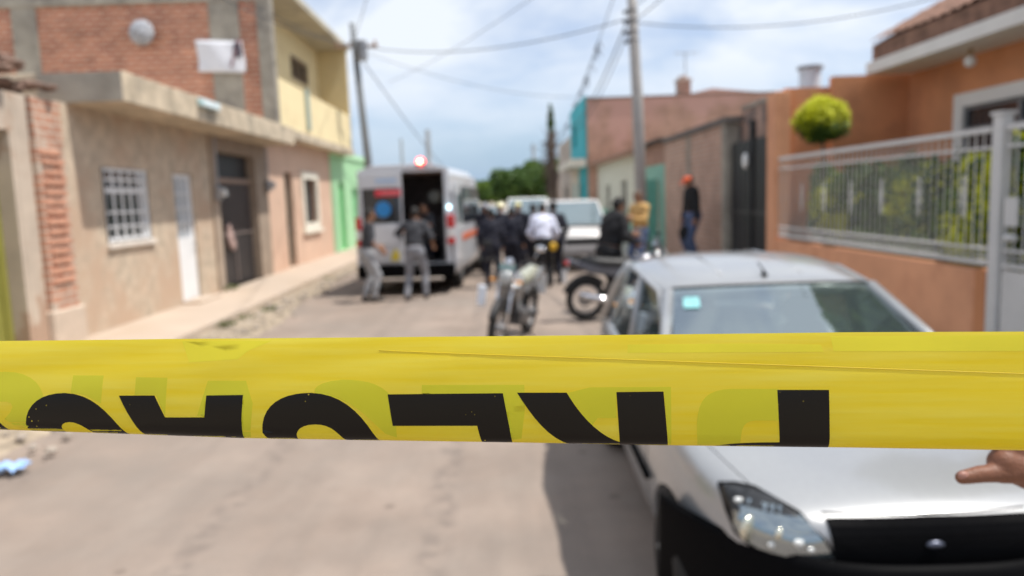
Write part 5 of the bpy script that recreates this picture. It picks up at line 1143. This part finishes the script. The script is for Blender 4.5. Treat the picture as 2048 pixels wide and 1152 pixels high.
def spoly(pts, off):
    """printed shape on the curved film: outline -> strips -> laid on the surface"""
    b = bmesh.new(); f = b.faces.new([b.verts.new((x, y, 0)) for x, y in pts]); bmesh.ops.triangulate(b, faces=[f])
    xs = [p[0] for p in pts]; ys = [p[1] for p in pts]
    y = min(ys)+5
    while y < max(ys): bmesh.ops.bisect_plane(b, geom=b.verts[:]+b.edges[:]+b.faces[:], plane_co=(0, y, 0), plane_no=(0, 1, 0)); y += 4 if y > 850 else 8
    x = min(xs)+30
    while x < max(xs): bmesh.ops.bisect_plane(b, geom=b.verts[:]+b.edges[:]+b.faces[:], plane_co=(x, 0, 0), plane_no=(1, 0, 0)); x += 30
    for v in b.verts: v.co = P(v.co.x, min(v.co.y, ybot(v.co.x)-.4), off)
    m = MB(); m.b.free(); m.b = b; return m
def bez(p0, p1, p2, p3, n=10): return [tuple((1-k)**3*a+3*(1-k)**2*k*b+3*(1-k)*k*k*c+k**3*d for a, b, c, d in zip(p0, p1, p2, p3)) for k in [i/n for i in range(1, n+1)]]
ink = mat('black ink', (.006, .0045, .003), .22, var=.4, scale=60, spec=.3)
B9 = 900
letters = {
 'P': [(1550, 775), (1652, 775), (1651, B9), (1400, B9)]+bez((1400, B9), (1430, 879), (1470, 878), (1553, 877), 8),
 'R_stem': [(1232, 779), (1325, 778), (1335, B9), (1240, B9)],
 'R_leg': [(1036, 780), (1134, 780)]+bez((1134, 780), (1155, 815), (1190, 860), (1240, 878), 10)+[(1240, B9), (1190, B9)]+bez((1190, B9), (1110, 884), (1075, 840), (1036, 780), 10)[:-1],
 'E': [(781, 783), (1008, 781), (1022, 850), (1030, B9), (972, B9), (958, 844), (792, 844)],
 'C': [(777, B9), (712, B9)]+bez((712, B9), (690, 858), (672, 841), (640, 841), 8)+bez((640, 841), (612, 841), (600, 852), (603, 870), 6)+[(612, B9), (560, B9), (536, 857)]+bez((536, 857), (532, 800), (575, 780), (630, 780), 10)+bez((630, 780), (700, 782), (742, 830), (777, B9), 10)[:-1],
 'A': [(252, 785), (322, 785), (345, 827), (422, 827), (424, 785), (496, 784), (495, 830), (499, B9), (330, B9)]+bez((330, B9), (300, 860), (275, 830), (252, 785), 8)[:-1],
 'U': [(300, B9), (235, B9)]+bez((235, B9), (200, 848), (175, 836), (158, 836), 6)+bez((158, 836), (142, 836), (138, 845), (145, 856), 5)+[(160, B9), (85, B9), (72, 840)]+bez((72, 840), (70, 800), (100, 780), (145, 780), 8)+bez((145, 780), (210, 782), (245, 830), (300, B9), 10)[:-1],
 'C2': [(-60, 790), (-20, 800), (10, 824), (75, B9), (-60, B9)],
}
_t = ink.node_tree; _p = _t.nodes['Principled BSDF']; _c = N(_t, 'ShaderNodeTexCoord'); _v = N(_t, 'ShaderNodeTexVoronoi', _Scale=260); _n = N(_t, 'ShaderNodeTexNoise', _Scale=22, _Detail=2)
_t.links.new(_c.outputs['Object'], _v.inputs['Vector']); _t.links.new(_c.outputs['Object'], _n.inputs['Vector'])
_a = N(_t, 'ShaderNodeMapRange'); _a.inputs[1].default_value = .14; _a.inputs[2].default_value = .08; _t.links.new(_v.outputs[0], _a.inputs[0])
_b = N(_t, 'ShaderNodeMapRange'); _b.inputs[1].default_value = .60; _b.inputs[2].default_value = .68; _t.links.new(_n.outputs[0], _b.inputs[0])
_m = N(_t, 'ShaderNodeMath', operation='MULTIPLY'); _t.links.new(_a.outputs[0], _m.inputs[0]); _t.links.new(_b.outputs[0], _m.inputs[1])
_x = N(_t, 'ShaderNodeMix', data_type='RGBA'); _x.inputs[6].default_value = (.006, .0045, .003, 1); _x.inputs[7].default_value = (.50, .38, .03, 1); _t.links.new(_m.outputs[0], _x.inputs[0]); _t.links.new(_x.outputs[2], _p.inputs['Base Color'])
for k, pts in letters.items():
    q = spoly(pts, .00012).build('printed_letter', ink, tape, smooth=True)
ghost = mat('print showing through', (.70, .69, .03), .30, var=.06, scale=8, transl=.4, coat=.3)
ghosts = [
 [(1553, 773), (1553, 834), (1505, 834)]+bez((1505, 834), (1484, 835), (1476, 845), (1476, 884), 6)+[(1392, 884)]+bez((1392, 884), (1385, 800), (1400, 775), (1460, 773), 10),
 [(1134, 781), (1180, 770), (1340, 769), (1340, 884), (1334, 884), (1326, 777), (1232, 778), (1232, 829), (1195, 829), (1182, 846)],
 [(848, 765), (1050, 765), (1052, 810), (1045, 870), (1030, 872), (1012, 781), (848, 781)],
 [(778, 860), (800, 868), (796, 800)]+bez((796, 800), (780, 765), (740, 754), (690, 755), 8)+bez((690, 755), (640, 758), (630, 775), (640, 782), 6)+bez((640, 782), (710, 786), (745, 830), (778, 860), 8)[:-1],
 [(425, 757), (500, 757), (516, 800), (512, 868), (500, 868), (498, 782), (424, 784), (415, 824), (408, 824)],
 [(283, 750), (345, 751), (345, 824), (325, 784), (283, 784)],
 [(157, 747), (218, 747), (218, 800), (185, 784), (157, 780)],
 [(0, 742)]+bez((0, 742), (60, 732), (100, 760), (106, 795), 8)+[(80, 815), (76, 845), (60, 850), (30, 830)]+bez((30, 830), (60, 800), (40, 790), (0, 800), 6)]
for g_ in ghosts: spoly(g_, .00006).build('show_through_print', ghost, tape, smooth=True)
ghost2 = mat('faint print showing through', (.82, .76, .05), .35, var=.1, scale=8, transl=.4)
for g_ in ([(1660, 672), (2400, 668), (2400, 700), (1665, 701)], [(1255, 688), (1480, 686), (1640, 688), (1645, 702), (1255, 704)], [(365, 682), (545, 681), (500, 700), (480, 716), (385, 722)]):
    spoly(g_, .00006).build('show_through_print', ghost2, tape, smooth=True)
m = MB(); m.tube([P(760+k*30, 700+(k*30)*.0345, .0001) for k in range(60)], .00022, 4); m.build('pressed_crease', mat('crease ochre', (.62, .46, .02), .4, var=0), tape, smooth=True)

# ------------------------------------------------------------ hand behind the tape at the right edge
hand = thing('person', 'bare brown hand reaching in from the right edge just under the tape', 'person', (.481, .68, 1.576))
RT = cam.matrix_world.to_3x3() @ Vector((1, 0, 0)); UP = cam.matrix_world.to_3x3() @ Vector((0, 1, 0)); FW = cam.matrix_world.to_3x3() @ Vector((0, 0, -1))
def h(a, b, c=0): return (RT*a+UP*b+FW*c)/1000
hb = MB()
def hc(p, q, ra, rb, n=5):
    p = h(*p); q = h(*q); ra /= 1000; rb /= 1000
    hb.tube([p.lerp(q, i/n) for i in range(n+1)], [ra+(rb-ra)*i/n for i in range(n+1)], 14); hb.ell(p, ra, 14, 10); hb.ell(q, rb, 14, 10)
# thumb
hc((12, 2, 0), (-14, -2, -2), 16, 10.5); hc((-14, -2, -2), (-36, -3, -4), 9.6, 8.2); hc((-36, -3, -4), (-54, -6, -5), 8.4, 6.6)
# palm block
hc((28, -8, 4), (-10, 6, 2), 18, 15); hc((30, 8, 8), (-4, 22, 6), 18, 13); hc((34, 22, 14), (4, 34, 12), 17, 12); hc((60, 4, 6), (26, 12, 8), 24, 20)
# fingers going up and left, curled over behind the tape
for (a, b, c), (d1, d2, d3), r in (((-4, 22, 6), (-38, 32, 26), 9.2), ((-2, 30, 12), (-36, 40, 28), 9.4), ((4, 36, 20), (-30, 38, 26), 9.0), ((12, 38, 28), (-20, 30, 20), 7.8)):
    e1 = (a+d1*.62, b+d2*.62, c+2); e2 = (e1[0]+d1*.30, e1[1]+d2*.1+8, c+d3*.6); e3 = (e2[0]+12, e2[1]-2, c+d3*1.2)
    hc((a, b, c), e1, r*1.08, r); hc(e1, e2, r, r*.9); hc(e2, e3, r*.9, r*.78)
# wrist and forearm
hc((60, 2, 6), (110, -6, 4), 26, 27); hc((60, 8, 12), (110, 2, 10), 24, 27); hc((110, -2, 8), (330, -60, 30), 28, 42)
ho = hb.build('hand', skin_m, hand)
q = ho.modifiers.new('r', 'REMESH'); q.mode = 'VOXEL'; q.voxel_size = .0018
q = ho.modifiers.new('s', 'SMOOTH'); q.iterations = 6; q.factor = .6
me = bake(ho); me.materials.clear(); me.materials.append(mat('hand skin', (.17, .068, .036), .55, var=.14, scale=60, bump=.15, bscale=300))
m = MB(); m.ell(h(-55, -3.5, -8.6), (.0055, .0028, .0042), 14, 10); m.build('thumbnail', mat('nail', (.34, .17, .13), .35, var=0), hand, smooth=True)
m = MB(); m.tube([h(200, -25, 15), h(345, -64, 32)], [.042, .055], 24, caps=False); q = m.build('sleeve', blackc, hand, smooth=True); thick(q, .003)
